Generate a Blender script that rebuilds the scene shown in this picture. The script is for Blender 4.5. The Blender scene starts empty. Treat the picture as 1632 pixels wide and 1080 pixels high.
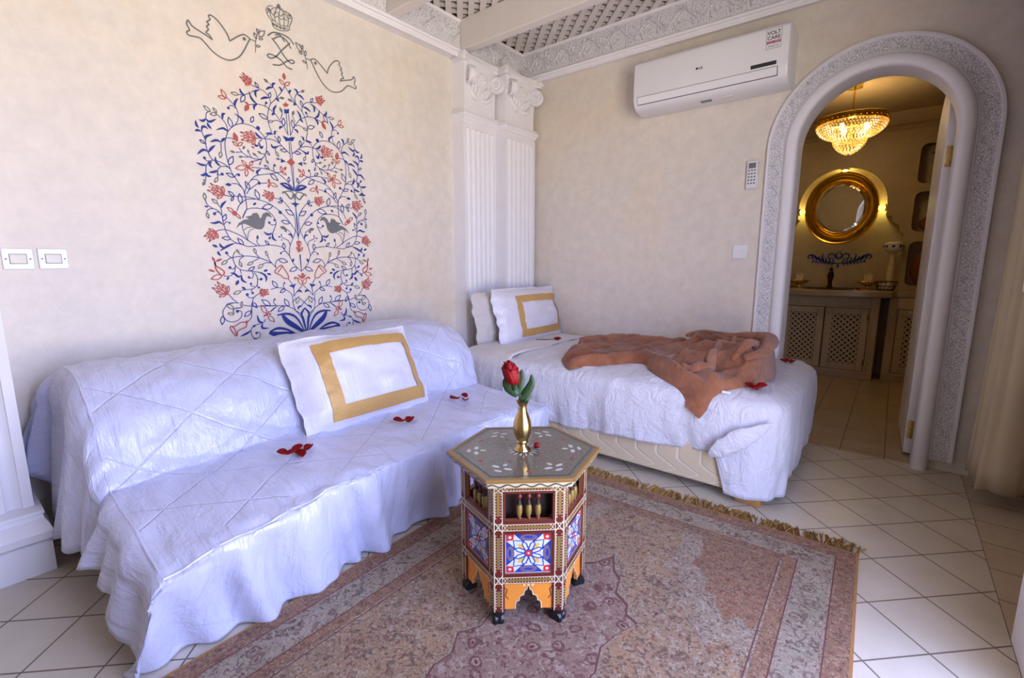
import bpy, math, random
from math import sin, cos, pi, sqrt, exp, atan2, radians, floor
from mathutils import Vector
random.seed(7)
S = bpy.context.scene
COL = S.collection
# ---------------------------------------------------------------- camera
cd = bpy.data.cameras.new('camera'); cam = bpy.data.objects.new('camera', cd); COL.objects.link(cam)
cam.location = (2.478, 0.0, 1.05)
cam.rotation_euler = (radians(90-9.22), 0, radians(38.83))
cd.sensor_width = 36; cd.lens = 752.6/1632*36; cd.clip_start = .02
S.camera = cam
S.view_settings.view_transform = 'Standard'; S.view_settings.look = 'None'
S.view_settings.gamma = 1; S.view_settings.use_curve_mapping = False
S.view_settings.exposure = -0.55
# ---------------------------------------------------------------- daylight: blue sky above, sunlit ground below
W = bpy.data.worlds.new('world'); S.world = W; W.use_nodes = True
wn = W.node_tree; wn.nodes.clear()
wo = wn.nodes.new('ShaderNodeOutputWorld'); bg = wn.nodes.new('ShaderNodeBackground')
tc = wn.nodes.new('ShaderNodeTexCoord'); sp = wn.nodes.new('ShaderNodeSeparateXYZ'); cr = wn.nodes.new('ShaderNodeValToRGB')
mr = wn.nodes.new('ShaderNodeMapRange'); mr.inputs['From Min'].default_value = -1; mr.inputs['From Max'].default_value = 1
wn.links.new(tc.outputs['Generated'], sp.inputs[0]); wn.links.new(sp.outputs['Z'], mr.inputs[0]); wn.links.new(mr.outputs[0], cr.inputs[0])
wn.links.new(cr.outputs[0], bg.inputs[0]); wn.links.new(bg.outputs[0], wo.inputs[0])
e = cr.color_ramp.elements
e[0].position = .46; e[0].color = (1.0, .90, .80, 1)
e[1].position = .52; e[1].color = (.52, .60, 1.0, 1)
x = e.new(1.0); x.color = (.40, .50, 1.0, 1)
bg.inputs[1].default_value = 17.0
def portal(name, loc, rot, sx, sy):
    l = bpy.data.lights.new(name, 'AREA'); l.shape = 'RECTANGLE'; l.size = sx; l.size_y = sy
    l.cycles.is_portal = True
    o = bpy.data.objects.new(name, l); COL.objects.link(o); o.location = loc; o.rotation_euler = rot
    return o
portal('doorway_portal', (2.99, .85, 1.05), (0, radians(90), 0), 2.1, 1.3)
def sun(name, rot, col, st, ang):
    l = bpy.data.lights.new(name, 'SUN'); l.color = col; l.energy = st; l.angle = radians(ang)
    o = bpy.data.objects.new(name, l); COL.objects.link(o); o.rotation_euler = rot
    return o
def point(name, loc, col, en, r=.03):
    l = bpy.data.lights.new(name, 'POINT'); l.color = col; l.energy = en; l.shadow_soft_size = r
    o = bpy.data.objects.new(name, l); COL.objects.link(o); o.location = loc
    return o
# ---------------------------------------------------------------- helpers
def tag(o, label=None, cat=None, group=None, kind=None):
    if label: o['label'] = label
    if cat: o['category'] = cat
    if group: o['group'] = group
    if kind: o['kind'] = kind
    return o
def thing(name, label, cat, loc=(0, 0, 0), rz=0, group=None):
    o = bpy.data.objects.new(name, None); COL.objects.link(o); o.empty_display_size = .05
    o.location = loc; o.rotation_euler = (0, 0, rz)
    return tag(o, label, cat, group)
def kids(o): return [c for c in bpy.data.objects if c.parent == o]
def copy_tree(o, parent=None):
    c = o.copy(); COL.objects.link(c); c.parent = parent
    for ch in kids(o): copy_tree(ch, c)
    return c
class MB:
    def __init__(s): s.v = []; s.f = []; s.m = []; s.uv = {}
    def add(s, vs, fs, m=0):
        n = len(s.v); s.v += [tuple(p) for p in vs]
        for f in fs: s.f.append(tuple(i+n for i in f)); s.m.append(m)
        return n
    def box(s, a, b, m=0):
        x0, y0, z0 = a; x1, y1, z1 = b
        s.add([(x0,y0,z0),(x1,y0,z0),(x1,y1,z0),(x0,y1,z0),(x0,y0,z1),(x1,y0,z1),(x1,y1,z1),(x0,y1,z1)],
              [(0,3,2,1),(4,5,6,7),(0,1,5,4),(1,2,6,5),(2,3,7,6),(3,0,4,7)], m)
    def poly_prism(s, pts, fn, h0, h1, m=0):
        n = len(pts)
        s.add([fn(p[0], p[1], h0) for p in pts]+[fn(p[0], p[1], h1) for p in pts],
              [tuple(range(n))[::-1], tuple(range(n, 2*n))]+[(i, (i+1) % n, n+(i+1) % n, n+i) for i in range(n)], m)
    def grid(s, nu, nv, fn, m=0, closeu=False, closev=False, mf=None):
        n = len(s.v)
        for i in range(nu):
            for j in range(nv): s.v.append(tuple(fn(i, j)))
        for i in range(nu if closeu else nu-1):
            for j in range(nv if closev else nv-1):
                i2 = (i+1) % nu; j2 = (j+1) % nv
                s.f.append((n+i*nv+j, n+i2*nv+j, n+i2*nv+j2, n+i*nv+j2)); s.m.append(mf(i, j) if mf else m)
        return n
    def tube(s, path, r, n=8, m=0, cap=True):
        P = [Vector(p) for p in path]; k = len(P); base = len(s.v); up = None
        for i, p in enumerate(P):
            t = (P[min(i+1, k-1)]-P[max(i-1, 0)])
            t = t.normalized() if t.length > 1e-9 else Vector((0, 0, 1))
            if up is None:
                up = t.orthogonal().normalized()
            else:
                up = (up - t*up.dot(t)); up = up.normalized() if up.length > 1e-6 else t.orthogonal().normalized()
            b = t.cross(up); rr = r(i/(k-1)) if callable(r) else r
            for a in range(n):
                q = p+(up*cos(2*pi*a/n)+b*sin(2*pi*a/n))*rr; s.v.append(tuple(q))
        for i in range(k-1):
            for a in range(n):
                s.f.append((base+i*n+a, base+i*n+(a+1) % n, base+(i+1)*n+(a+1) % n, base+(i+1)*n+a)); s.m.append(m)
        if cap:
            s.f.append(tuple(base+a for a in range(n))[::-1]); s.m.append(m)
            s.f.append(tuple(base+(k-1)*n+a for a in range(n))); s.m.append(m)
    def lathe(s, prof, c=(0, 0, 0), n=24, m=0):
        base = len(s.v); k = len(prof)
        for r, z in prof:
            for a in range(n): s.v.append((c[0]+r*cos(2*pi*a/n), c[1]+r*sin(2*pi*a/n), c[2]+z))
        for i in range(k-1):
            for a in range(n):
                s.f.append((base+i*n+a, base+i*n+(a+1) % n, base+(i+1)*n+(a+1) % n, base+(i+1)*n+a)); s.m.append(m)
        s.f.append(tuple(base+a for a in range(n))[::-1]); s.m.append(m)
        s.f.append(tuple(base+(k-1)*n+a for a in range(n))); s.m.append(m)
    def ball(s, c, r, n=8, m=0, sz=1):
        s.lathe([(r*sin(pi*(i+.02)/(n/2+.04)), -r*sz*cos(pi*(i+.02)/(n/2+.04))) for i in range(n//2+1)], c, n, m)
    def ribbon(s, pts, w, fn, h=.004, m=0, ridge=True):
        # pts 2D; w width(t) callable or float; fn(u, v, height) -> 3D
        k = len(pts); base = len(s.v)
        for i, (a, b) in enumerate(pts):
            p0 = pts[max(i-1, 0)]; p1 = pts[min(i+1, k-1)]
            dx, dy = p1[0]-p0[0], p1[1]-p0[1]; L = sqrt(dx*dx+dy*dy) or 1
            nx, ny = -dy/L, dx/L; ww = (w(i/(k-1)) if callable(w) else w)/2
            s.v.append(tuple(fn(a-nx*ww, b-ny*ww, 0 if ridge else h)))
            if ridge: s.v.append(tuple(fn(a, b, h)))
            s.v.append(tuple(fn(a+nx*ww, b+ny*ww, 0 if ridge else h)))
        q = 3 if ridge else 2
        for i in range(k-1):
            for j in range(q-1):
                s.f.append((base+i*q+j, base+(i+1)*q+j, base+(i+1)*q+j+1, base+i*q+j+1)); s.m.append(m)
    def build(s, name, mats, parent=None, smooth=True, fix=True, bevel=0, angle=40, uv=None, weld=0):
        if weld:
            d = {}; mp = []; nv = []; nu = []
            for i, p in enumerate(s.v):
                k = tuple(round(c/weld) for c in p)
                if k not in d:
                    d[k] = len(nv); nv.append(p)
                    if uv: nu.append(uv[i])
                mp.append(d[k])
            F = []; MI = []
            for f, m_ in zip(s.f, s.m):
                g = []
                for i in f:
                    if mp[i] not in g: g.append(mp[i])
                if len(g) > 2: F.append(tuple(g)); MI.append(m_)
            s.v, s.f, s.m = nv, F, MI
            if uv: uv = nu
        me = bpy.data.meshes.new(name); me.from_pydata(s.v, [], s.f)
        if not isinstance(mats, (list, tuple)): mats = [mats]
        for m in mats: me.materials.append(m)
        me.polygons.foreach_set('material_index', s.m)
        if fix:
            import bmesh
            bm = bmesh.new(); bm.from_mesh(me); bmesh.ops.recalc_face_normals(bm, faces=bm.faces); bm.to_mesh(me); bm.free()
        if uv:
            l = me.uv_layers.new(name='UVMap')
            for lp in me.loops: l.data[lp.index].uv = uv[lp.vertex_index]
        if smooth: me.set_sharp_from_angle(angle=radians(angle)) if hasattr(me, 'set_sharp_from_angle') else None
        me.polygons.foreach_set('use_smooth', [smooth]*len(me.polygons))
        me.update()
        o = bpy.data.objects.new(name, me); COL.objects.link(o)
        if parent: o.parent = parent
        if bevel:
            b = o.modifiers.new('bevel', 'BEVEL'); b.width = bevel; b.segments = 2; b.limit_method = 'ANGLE'
        return o
def crom(P, k=6, closed=False):
    P = [tuple(p) for p in P]; n = len(P); out = []
    if n < 3 and not closed:
        return [tuple(P[0][d]+(P[1][d]-P[0][d])*i/k for d in range(len(P[0]))) for i in range(k+1)]
    for i in range(n if closed else n-1):
        g = (lambda j: P[j % n]) if closed else (lambda j: P[max(0, min(n-1, j))])
        a, b, c, d = g(i-1), g(i), g(i+1), g(i+2)
        for q in range(k):
            t = q/k
            out.append(tuple(.5*(2*b[e]+(c[e]-a[e])*t+(2*a[e]-5*b[e]+4*c[e]-d[e])*t*t+(3*b[e]-a[e]-3*c[e]+d[e])*t**3) for e in range(len(b))))
    if not closed: out.append(P[-1])
    return out
def lerp(a, b, t): return a+(b-a)*t
def interp(x, T):
    if x <= T[0][0]: return T[0][1]
    for (a, fa), (b, fb) in zip(T, T[1:]):
        if x <= b:
            t = (x-a)/(b-a); t = t*t*(3-2*t); return fa+(fb-fa)*t
    return T[-1][1]
def _h(i, j, k=0):
    n = (i*374761393+j*668265263+k*2147483647) & 0xffffffff; n = ((n ^ (n >> 13))*1274126177) & 0xffffffff
    return ((n ^ (n >> 16)) & 0xffff)/65535*2-1
def vn(x, y, k=0):
    i, j = floor(x), floor(y); a, b = x-i, y-j; a = a*a*(3-2*a); b = b*b*(3-2*b)
    return lerp(lerp(_h(i, j, k), _h(i+1, j, k), a), lerp(_h(i, j+1, k), _h(i+1, j+1, k), a), b)
def ident(a, b, c): return (a, b, c)
# ---------------------------------------------------------------- materials
def hx(r, g, b):
    f = lambda c: (c/255/12.92 if c/255 <= .04045 else ((c/255+.055)/1.055)**2.4)
    return (f(r), f(g), f(b), 1)
class NT:
    def __init__(s, name):
        s.mat = bpy.data.materials.new(name); s.mat.use_nodes = True; s.t = s.mat.node_tree
        s.b = s.t.nodes['Principled BSDF']; s.out = s.t.nodes['Material Output']
    def n(s, typ, **kw):
        o = s.t.nodes.new('ShaderNode'+typ)
        for k, v in kw.items(): setattr(o, k, v)
        return o
    def put(s, sock, v):
        if isinstance(v, bpy.types.NodeSocket): s.t.links.new(v, sock)
        elif isinstance(v, bpy.types.Node): s.t.links.new(v.outputs[0], sock)
        else: sock.default_value = v
    def math(s, op, a, b=0.0, c=None):
        m = s.n('Math', operation=op); s.put(m.inputs[0], a); s.put(m.inputs[1], b)
        if c is not None: s.put(m.inputs[2], c)
        return m.outputs[0]
    def coord(s, kind='Object', scale=(1, 1, 1), rot=(0, 0, 0), loc=(0, 0, 0)):
        t = s.n('TexCoord'); m = s.n('Mapping'); s.put(m.inputs[0], t.outputs[kind])
        m.inputs['Scale'].default_value = scale; m.inputs['Rotation'].default_value = rot; m.inputs['Location'].default_value = loc
        return m.outputs[0]
    def noise(s, v, scale, det=3, rough=.5, dist=0):
        m = s.n('TexNoise'); s.put(m.inputs['Vector'], v); m.inputs['Scale'].default_value = scale
        m.inputs['Detail'].default_value = det; m.inputs['Roughness'].default_value = rough; m.inputs['Distortion'].default_value = dist
        return m.outputs[0]
    def voro(s, v, scale, feat='F1', out=0):
        m = s.n('TexVoronoi', feature=feat); s.put(m.inputs['Vector'], v); m.inputs['Scale'].default_value = scale
        return m.outputs[out]
    def ramp(s, f, els, interp='LINEAR'):
        r = s.n('ValToRGB'); s.put(r.inputs[0], f); r.color_ramp.interpolation = interp
        E = r.color_ramp.elements; E[0].position, E[0].color = els[0]; E[1].position, E[1].color = els[-1]
        for p, c in els[1:-1]: q = E.new(p); q.color = c
        return r.outputs[0]
    def mix(s, f, a, b, mode='MIX'):
        m = s.n('Mix', data_type='RGBA', blend_type=mode); s.put(m.inputs[0], f); s.put(m.inputs[6], a); s.put(m.inputs[7], b)
        return m.outputs[2]
    def bump(s, h, strength=.3, dist=.01, prev=None):
        m = s.n('Bump'); m.inputs['Strength'].default_value = strength; m.inputs['Distance'].default_value = dist; s.put(m.inputs['Height'], h)
        if prev is not None: s.put(m.inputs['Normal'], prev)
        s.put(s.b.inputs['Normal'], m.outputs[0]); return m.outputs[0]
    def col(s, c): s.put(s.b.inputs['Base Color'], c)
    def set(s, rough=None, metal=None, **kw):
        if rough is not None: s.put(s.b.inputs['Roughness'], rough)
        if metal is not None: s.put(s.b.inputs['Metallic'], metal)
        for k, v in kw.items(): s.put(s.b.inputs[k], v)
        return s.mat
def simple(name, c, rough=.5, metal=0, var=.06, scale=12, **kw):
    m = NT(name); v = m.coord()
    n = m.noise(v, scale, 3)
    dark = tuple(max(0, q*(1-var*2)) for q in c[:3])+(1,)
    m.col(m.ramp(n, [(.3, dark), (.7, c)])); return m.set(rough, metal, **kw)
def plaster(name, c1, c2, c3):
    m = NT(name); v = m.coord()
    a = m.noise(v, 1.6, 5, .6, .4); b = m.noise(v, 14, 5, .65, .3)
    base = m.ramp(a, [(.3, c1), (.5, c2), (.72, c3)])
    m.col(m.mix(.35, base, m.mix(1.0, base, m.ramp(b, [(.25, (.62, .6, .58, 1)), (.7, (1, 1, 1, 1))]), 'MULTIPLY')))
    m.bump(b, .45, .004)
    return m.set(m.ramp(b, [(.2, (.42,)*3+(1,)), (.8, (.62,)*3+(1,))]))
M = {}
M['wall'] = plaster('beige_tadelakt_plaster', hx(230, 222, 212), hx(235, 226, 213), hx(238, 222, 200))
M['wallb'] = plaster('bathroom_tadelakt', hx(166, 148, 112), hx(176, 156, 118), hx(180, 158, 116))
M['white'] = simple('white_painted_plaster', hx(242, 240, 242), .5, 0, .015)
M['beam'] = simple('painted_wood_cream', hx(226, 219, 212), .55, 0, .02)
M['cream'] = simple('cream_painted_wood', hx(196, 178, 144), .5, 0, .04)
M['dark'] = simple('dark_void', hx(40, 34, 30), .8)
def carved():
    m = NT('carved_plaster'); v = m.coord()
    d = m.voro(v, 95, 'DISTANCE_TO_EDGE'); n = m.noise(v, 60, 3, .6, 1.5)
    m.col(m.mix(m.ramp(d, [(.02, (1, 1, 1, 1)), (.09, (0, 0, 0, 1))]), hx(238, 236, 238), hx(176, 174, 178)))  # groove shade painted into the colour: cell edges turn grey
    m.bump(m.math('ADD', m.math('MINIMUM', d, .2), m.math('MULTIPLY', n, .25)), .9, .006); return m.set(.6)
M['carved'] = carved()
def tiles(name, rot, size, offx, offy, c1, c2, grout, gw=.005):
    m = NT(name); t = m.coord('Object', rot=(0, 0, rot)); s = m.n('SeparateXYZ'); m.put(s.inputs[0], t)
    def line(c, o, sz):
        f = m.math('FRACT', m.math('DIVIDE', m.math('SUBTRACT', c, o), sz))
        return m.math('ABSOLUTE', m.math('SUBTRACT', f, .5))
    a = line(s.outputs[0], offx, size[0]); b = line(s.outputs[1], offy, size[1])
    ga = m.math('GREATER_THAN', a, .5-gw/size[0]/2); gb = m.math('GREATER_THAN', b, .5-gw/size[1]/2)
    g = m.math('MAXIMUM', ga, gb)
    n = m.noise(m.coord(), 5, 5, .6)
    m.col(m.mix(g, m.ramp(n, [(.3, c1), (.7, c2)]), grout))
    m.bump(m.math('SUBTRACT', 1.0, g), .3, .002)
    return m.set(m.mix(g, (.25, .25, .25, 1), (.8, .8, .8, 1)))
# diagonal 20 cm tiles; crossing at (2.654, 1.874)
M['tile'] = tiles('diagonal_floor_tile', radians(45), (.2, .2), (2.654*cos(pi/4)-1.874*sin(pi/4)) % .2, (2.654*sin(pi/4)+1.874*cos(pi/4)) % .2, hx(200, 188, 168), hx(210, 200, 182), hx(116, 102, 86))
M['tileb'] = tiles('border_floor_tile', 0, (.2, .2), 2.833 % .2, 1.809 % .2, hx(190, 170, 144), hx(200, 182, 156), hx(116, 100, 82))
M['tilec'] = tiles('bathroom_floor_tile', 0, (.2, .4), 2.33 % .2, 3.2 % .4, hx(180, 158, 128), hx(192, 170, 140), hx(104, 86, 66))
def satin(name, c, rough, stitch=None, sc=1, wr=.35, streak=.1):
    m = NT(name); t = m.n('TexCoord'); s = m.n('SeparateXYZ'); m.put(s.inputs[0], t.outputs['UV'])
    u, v = s.outputs[0], s.outputs[1]
    mp = m.n('Mapping'); m.put(mp.inputs[0], t.outputs['UV']); mp.inputs['Scale'].default_value = (9*sc, 4*sc, 1)
    n1 = m.noise(mp.outputs[0], 1.2, 5, .6, 1.2)
    n2 = m.noise(t.outputs['UV'], 38*sc, 4, .6, .8)
    mq = m.n('Mapping'); m.put(mq.inputs[0], t.outputs['UV']); mq.inputs['Scale'].default_value = (26*sc, 2.2*sc, 1)
    n3 = m.noise(mq.outputs[0], 1.0, 4, .6, .8)
    h = m.math('ADD', m.math('ADD', m.math('MULTIPLY', n1, wr), m.math('MULTIPLY', n2, .06)), m.math('MULTIPLY', n3, streak))
    m.col(c)
    if stitch:
        per, asp = stitch
        def ln(a):
            f = m.math('FRACT', m.math('DIVIDE', a, per)); d = m.math('ABSOLUTE', m.math('SUBTRACT', f, .5))
            return m.math('SUBTRACT', 1.0, m.math('SMOOTH_MIN', m.math('MULTIPLY', m.math('SUBTRACT', .5, d), 42.0), 1.0, .3))
        va = m.math('MULTIPLY', v, asp)
        l = m.math('MAXIMUM', ln(m.math('ADD', u, va)), ln(m.math('SUBTRACT', u, va)))
        h = m.math('SUBTRACT', h, m.math('MULTIPLY', m.math('MULTIPLY', m.math('MULTIPLY', l, m.math('LESS_THAN', v, 1.27)), m.math('GREATER_THAN', u, .285)), .085))
    m.bump(h, .75, .042)
    return m.set(rough, **{'Sheen Weight': .15, 'Specular IOR Level': .7})
M['satin'] = satin('white_satin_quilt', hx(206, 209, 235), .24, (.36, 1.35), 1, .42, .28)
M['cotton'] = satin('white_cotton_duvet', hx(218, 216, 222), .75, None, 1.3, .42)
M['sheet'] = satin('white_sheet', hx(224, 218, 216), .8, None, 1.0, .2)
M['pillow'] = satin('white_pillow_satin', hx(232, 230, 240), .36, None, 1.2, .12)
M['linen'] = satin('grey_white_linen', hx(215, 208, 202), .8, None, 1.2, .12)
def gold_cloth():
    m = NT('gold_sequin_band'); v = m.coord(); a = m.voro(v, 420, 'F1', 1)
    m.col(m.mix(m.math('MULTIPLY', m.voro(v, 420), 1.0), hx(232, 188, 116), hx(190, 144, 78))); m.bump(m.noise(v, 500, 2), .5, .002)
    return m.set(.4, .1)
M['gold'] = gold_cloth()
def base_fab():
    m = NT('beige_quilted_bed_base'); t = m.n('TexCoord'); s = m.n('SeparateXYZ'); m.put(s.inputs[0], t.outputs['Object'])
    x = s.outputs[0]; z = s.outputs[2]
    tri = m.math('ABSOLUTE', m.math('SUBTRACT', m.math('FRACT', m.math('DIVIDE', m.math('ADD', z, .004), .17)), .5))
    w = m.math('ADD', x, m.math('MULTIPLY', m.math('SMOOTH_MIN', tri, .3, .1), .34))
    d = m.math('ABSOLUTE', m.math('SUBTRACT', m.math('FRACT', m.math('DIVIDE', w, .105)), .5))
    l = m.math('LESS_THAN', d, .03)
    m.col(m.mix(l, hx(208, 190, 156), hx(232, 224, 206))); m.bump(m.math('MINIMUM', d, .12), .8, .02)
    return m.set(.6)
M['base'] = base_fab()
def robe_mat():
    m = NT('brown_plush_robe'); v = m.coord(); n = m.noise(v, 9, 5, .6, .5); f = m.noise(v, 420, 2)
    m.col(m.ramp(n, [(.3, hx(126, 72, 44)), (.55, hx(160, 98, 62)), (.8, hx(186, 124, 86))])); m.bump(m.math('ADD', m.math('MULTIPLY', f, .12), m.math('MULTIPLY', m.noise(v, 30, 5, .65, 1.6), .7)), .9, .016)
    return m.set(.85, **{'Sheen Weight': .3, 'Sheen Roughness': .5})
M['robe'] = robe_mat()
M['robe2'] = simple('robe_trim', hx(178, 122, 92), .85, 0, .12, 14, **{'Sheen Weight': .3})
def metal(name, c, r): return simple(name, c, r, 1.0, .08, 20)
M['brass'] = metal('brass', hx(214, 182, 116), .22); M['goldm'] = metal('gilded_frame', hx(240, 196, 66), .2); M['bronze'] = metal('dark_bronze', hx(70, 50, 36), .35)
M['black'] = simple('black_rubber', hx(22, 22, 24), .35); M['plastic'] = simple('white_plastic', hx(238, 238, 240), .3, 0, .01)
M['grey'] = simple('grey_plastic', hx(120, 122, 126), .4); M['char'] = simple('charcoal_print', hx(52, 52, 58), .4)
M['mirror'] = NT('mirror_glass').set(.02, 1.0, **{'Base Color': (.85, .86, .86, 1)})
M['pblue'] = simple('painted_blue', hx(34, 54, 140), .6); M['pred'] = simple('painted_terracotta', hx(186, 88, 82), .6); M['pgrey'] = simple('painted_grey', hx(112, 114, 116), .6)
M['rose'] = simple('red_rose_petal', hx(150, 4, 14), .55, 0, .25, 30, **{'Specular IOR Level': .25}); M['leaf'] = simple('rose_leaf_green', hx(40, 70, 34), .5, 0, .15, 30)
M['wood'] = simple('honey_wood', hx(186, 134, 74), .4, 0, .12, 9); M['terra'] = simple('terracotta', hx(130, 66, 40), .8, 0, .1)
M['curtain'] = simple('cream_curtain', hx(206, 190, 160), .8, 0, .04, 6)
M['marble'] = simple('beige_marble_top', hx(178, 160, 132), .25, 0, .1, 8)
# ================================================================ room shell
XR = 2.86; YB = 3.15; YF = -1.7; CZ = 2.62
def struct(o): o['kind'] = 'structure'; return o
b = MB(); b.box((0, YF, -.08), (2.833, YB, 0)); struct(b.build('floor', M['tile'], smooth=False))
b = MB(); b.box((2.833, YF, -.08), (3.5, YB, 0)); struct(b.build('floor_border', M['tileb'], smooth=False))
b = MB(); b.box((1.2, YB, -.08), (3.5, 6.2, 0)); struct(b.build('floor_bathroom', M['tilec'], smooth=False))
b = MB(); b.box((-.12, YF, 0), (0, YB, 2.9)); struct(b.build('wall_left', M['wall'], smooth=False))
ACX, ACR, ASP = 2.315, .325, 1.675
def arch_wall(b, x0, x1, z1, cx, R, sp, y0, y1, n=32):
    b.box((x0, y0, 0), (cx-R, y1, z1)); b.box((cx+R, y0, 0), (x1, y1, z1))
    P = [(cx-R, sp)]+[(cx-R*cos(pi*i/n), sp+R*sin(pi*i/n)) for i in range(1, n)]+[(cx+R, sp)]
    for (a, c), (d, f) in zip(P, P[1:]):
        b.add([(a, y0, c), (d, y0, f), (d, y0, z1), (a, y0, z1), (a, y1, c), (d, y1, f), (d, y1, z1), (a, y1, z1)],
              [(0, 1, 2, 3), (7, 6, 5, 4), (0, 4, 5, 1), (3, 2, 6, 7)])
b = MB(); arch_wall(b, -.12, 3.5, 2.9, ACX, ACR, ASP, YB, YB+.12); struct(b.build('wall_back', M['wall'], smooth=False))
# right wall: daylight doorway beside the camera, curtained alcove further in
b = MB(); b.box((2.835, 1.56, 0), (XR+.1, 1.80, 2.9)); b.box((XR, .2, 2.1), (XR+.1, 1.56, 2.9)); b.box((XR, YF, 0), (XR+.1, .2, 2.9))
struct(b.build('wall_right', M['white'], smooth=False))
b = MB(); b.box((XR+.1, 1.72, 0), (3.5, 1.80, 2.9)); b.box((3.4, 1.8, 0), (3.5, YB, 2.9)); struct(b.build('wall_alcove', M['wall'], smooth=False))
b = MB(); b.box((-.12, YF-.1, 0), (.6, YF, 2.9)); b.box((.6, YF-.1, 0), (XR+.1, YF, 2.9))
struct(b.build('wall_front', M['wall'], smooth=False))
b = MB(); b.box((XR-.02, 1.50, 0), (XR+.12, 1.56, 2.1)); b.box((XR-.02, .14, 0), (XR+.12, .2, 2.1)); b.box((XR-.02, .14, 2.1), (XR+.12, 1.56, 2.16))
struct(b.build('door_1', M['white'], bevel=.004))
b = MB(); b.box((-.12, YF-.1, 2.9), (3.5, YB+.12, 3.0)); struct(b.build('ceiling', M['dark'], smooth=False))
# lattice ceiling screen at CZ
def slats(z0, z1, d, name):
    b = MB(); x0, x1, y0, y1 = .1, XR+.5, YF, 3.09; pitch = .0706; w = .036
    r2 = sqrt(.5)
    k0 = int((-6)/pitch); k1 = int(6/pitch)
    for k in range(k0, k1):
        c = k*pitch+.012; sl = []
        # line: d=+1 : (x+y)*r2 = c (runs along (-1,1)) ; d=-1 : (y-x)*r2 = c
        def clip(cc):
            pts = []
            for x in (x0, x1):
                y = (cc/r2 - x) if d > 0 else (cc/r2 + x)
                if y0 <= y <= y1: pts.append((x, y))
            for y in (y0, y1):
                x = (cc/r2 - y) if d > 0 else (y-cc/r2)
                if x0 < x < x1: pts.append((x, y))
            pts.sort(); return (pts[0], pts[-1]) if len(pts) >= 2 and abs(pts[0][0]-pts[-1][0]) > 1e-4 else None
        A = clip(c-w/2); B = clip(c+w/2)
        if A and B:
            q = [A[0], A[1], B[1], B[0]]
            b.poly_prism(q, ident, z0, z1)
    return struct(b.build(name, M['beam'], smooth=False))
slats(CZ-.012, CZ, 1, 'ceiling_lattice'); slats(CZ+.001, CZ+.013, -1, 'ceiling_lattice_upper')
for y in (-1.07, -.49, .09, .67, 1.25, 1.825, 2.41):
    b = MB(); b.box((.1, y, 2.425), (3.5, y+.07, 2.61))
    struct(b.build('trim_beam', M['beam'], smooth=False, bevel=.006))
# ---- friezes with relief scrolls
def scroll(b, fn, L, H, per, h=.009, hh=1.0):
    n = int(L/per); per = L/n
    for i in range(n):
        s = 1 if i % 2 else -1; u0 = i*per; mid = H/2
        stem = [(u0+per*t, mid+s*H*.26*sin(pi*t)) for t in [k/8 for k in range(9)]]
        b.ribbon(stem, H*.07, fn, h)
        c = (u0+per*.5, mid-s*H*.12)
        sp_ = [(c[0]+H*.23*(1-t*.8)*cos(s*(pi*.5+5.2*t)), c[1]+H*.23*(1-t*.8)*sin(s*(pi*.5+5.2*t))) for t in [k/12 for k in range(13)]]
        b.ribbon(sp_, lambda t: H*(.09-.04*t), fn, h)
        for q in range(5):
            a = s*(pi/2)+(q-2)*.62; r0, r1 = H*.1, H*.30
            lf = [(u0+per*.5+r*cos(a+.35*k), mid+s*H*.16+(r-H*.02)*sin(a+.35*k)) for k, r in enumerate((r0, (r0+r1)/2, r1))]
            lf = [(x, min(H*.97, max(H*.03, y))) for x, y in lf]
            b.ribbon(lf, lambda t: H*.1*sin(pi*min(1, t+.15))+.0004, fn, h*.9)
        for q in (-1, 1):
            b.ribbon([(u0+per*(.04), mid+q*H*.12), (u0+per*.1, mid+q*H*.34), (u0+per*.2, mid+q*H*.44)], lambda t: H*.09*sin(pi*min(1, t+.1))+.0004, fn, h)
def frieze(name, fn, L, z0, z1, per):
    b = MB(); H = z1-z0
    prof = [(-.03, 0), (-.03, -.005), (0, .0), (0, .012), (.012, .018), (.02, .012), (.022, .004), (H-.022, .004), (H-.02, .012), (H-.008, .016), (H, .01), (H, -.03)]
    # back body
    b.grid(2, len(prof), lambda i, j: fn(i*L, prof[j][0], prof[j][1]))
    o = struct(b.build(name, M['white'], angle=25))
    r = MB(); scroll(r, lambda u, v, h: fn(u, v+.026, h+.004), L, H-.05, per)
    r.add([fn(0, .022, .0045), fn(L, .022, .0045), fn(L, H-.022, .0045), fn(0, H-.022, .0045)], [(0, 1, 2, 3)])
    r.build('carved_scrollwork', M['carved'], o)
    return o
FX = .095; FY = 3.085
frieze('trim_frieze_left', lambda u, v, h: (FX+h, YF+u, 2.412+v), FY-YF, 0, .2, .115)
b = MB(); b.box((0, YF, 2.40), (FX, FY, 2.62)); struct(b.build('trim_soffit_left', M['white'], smooth=False))
frieze('trim_frieze_back', lambda u, v, h: (FX+u, FY-h, 2.412+v), 3.3, 0, .2, .105)
b = MB(); b.box((FX, FY, 2.40), (3.4, YB, 2.62)); struct(b.build('trim_soffit_back', M['white'], smooth=False))
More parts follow.
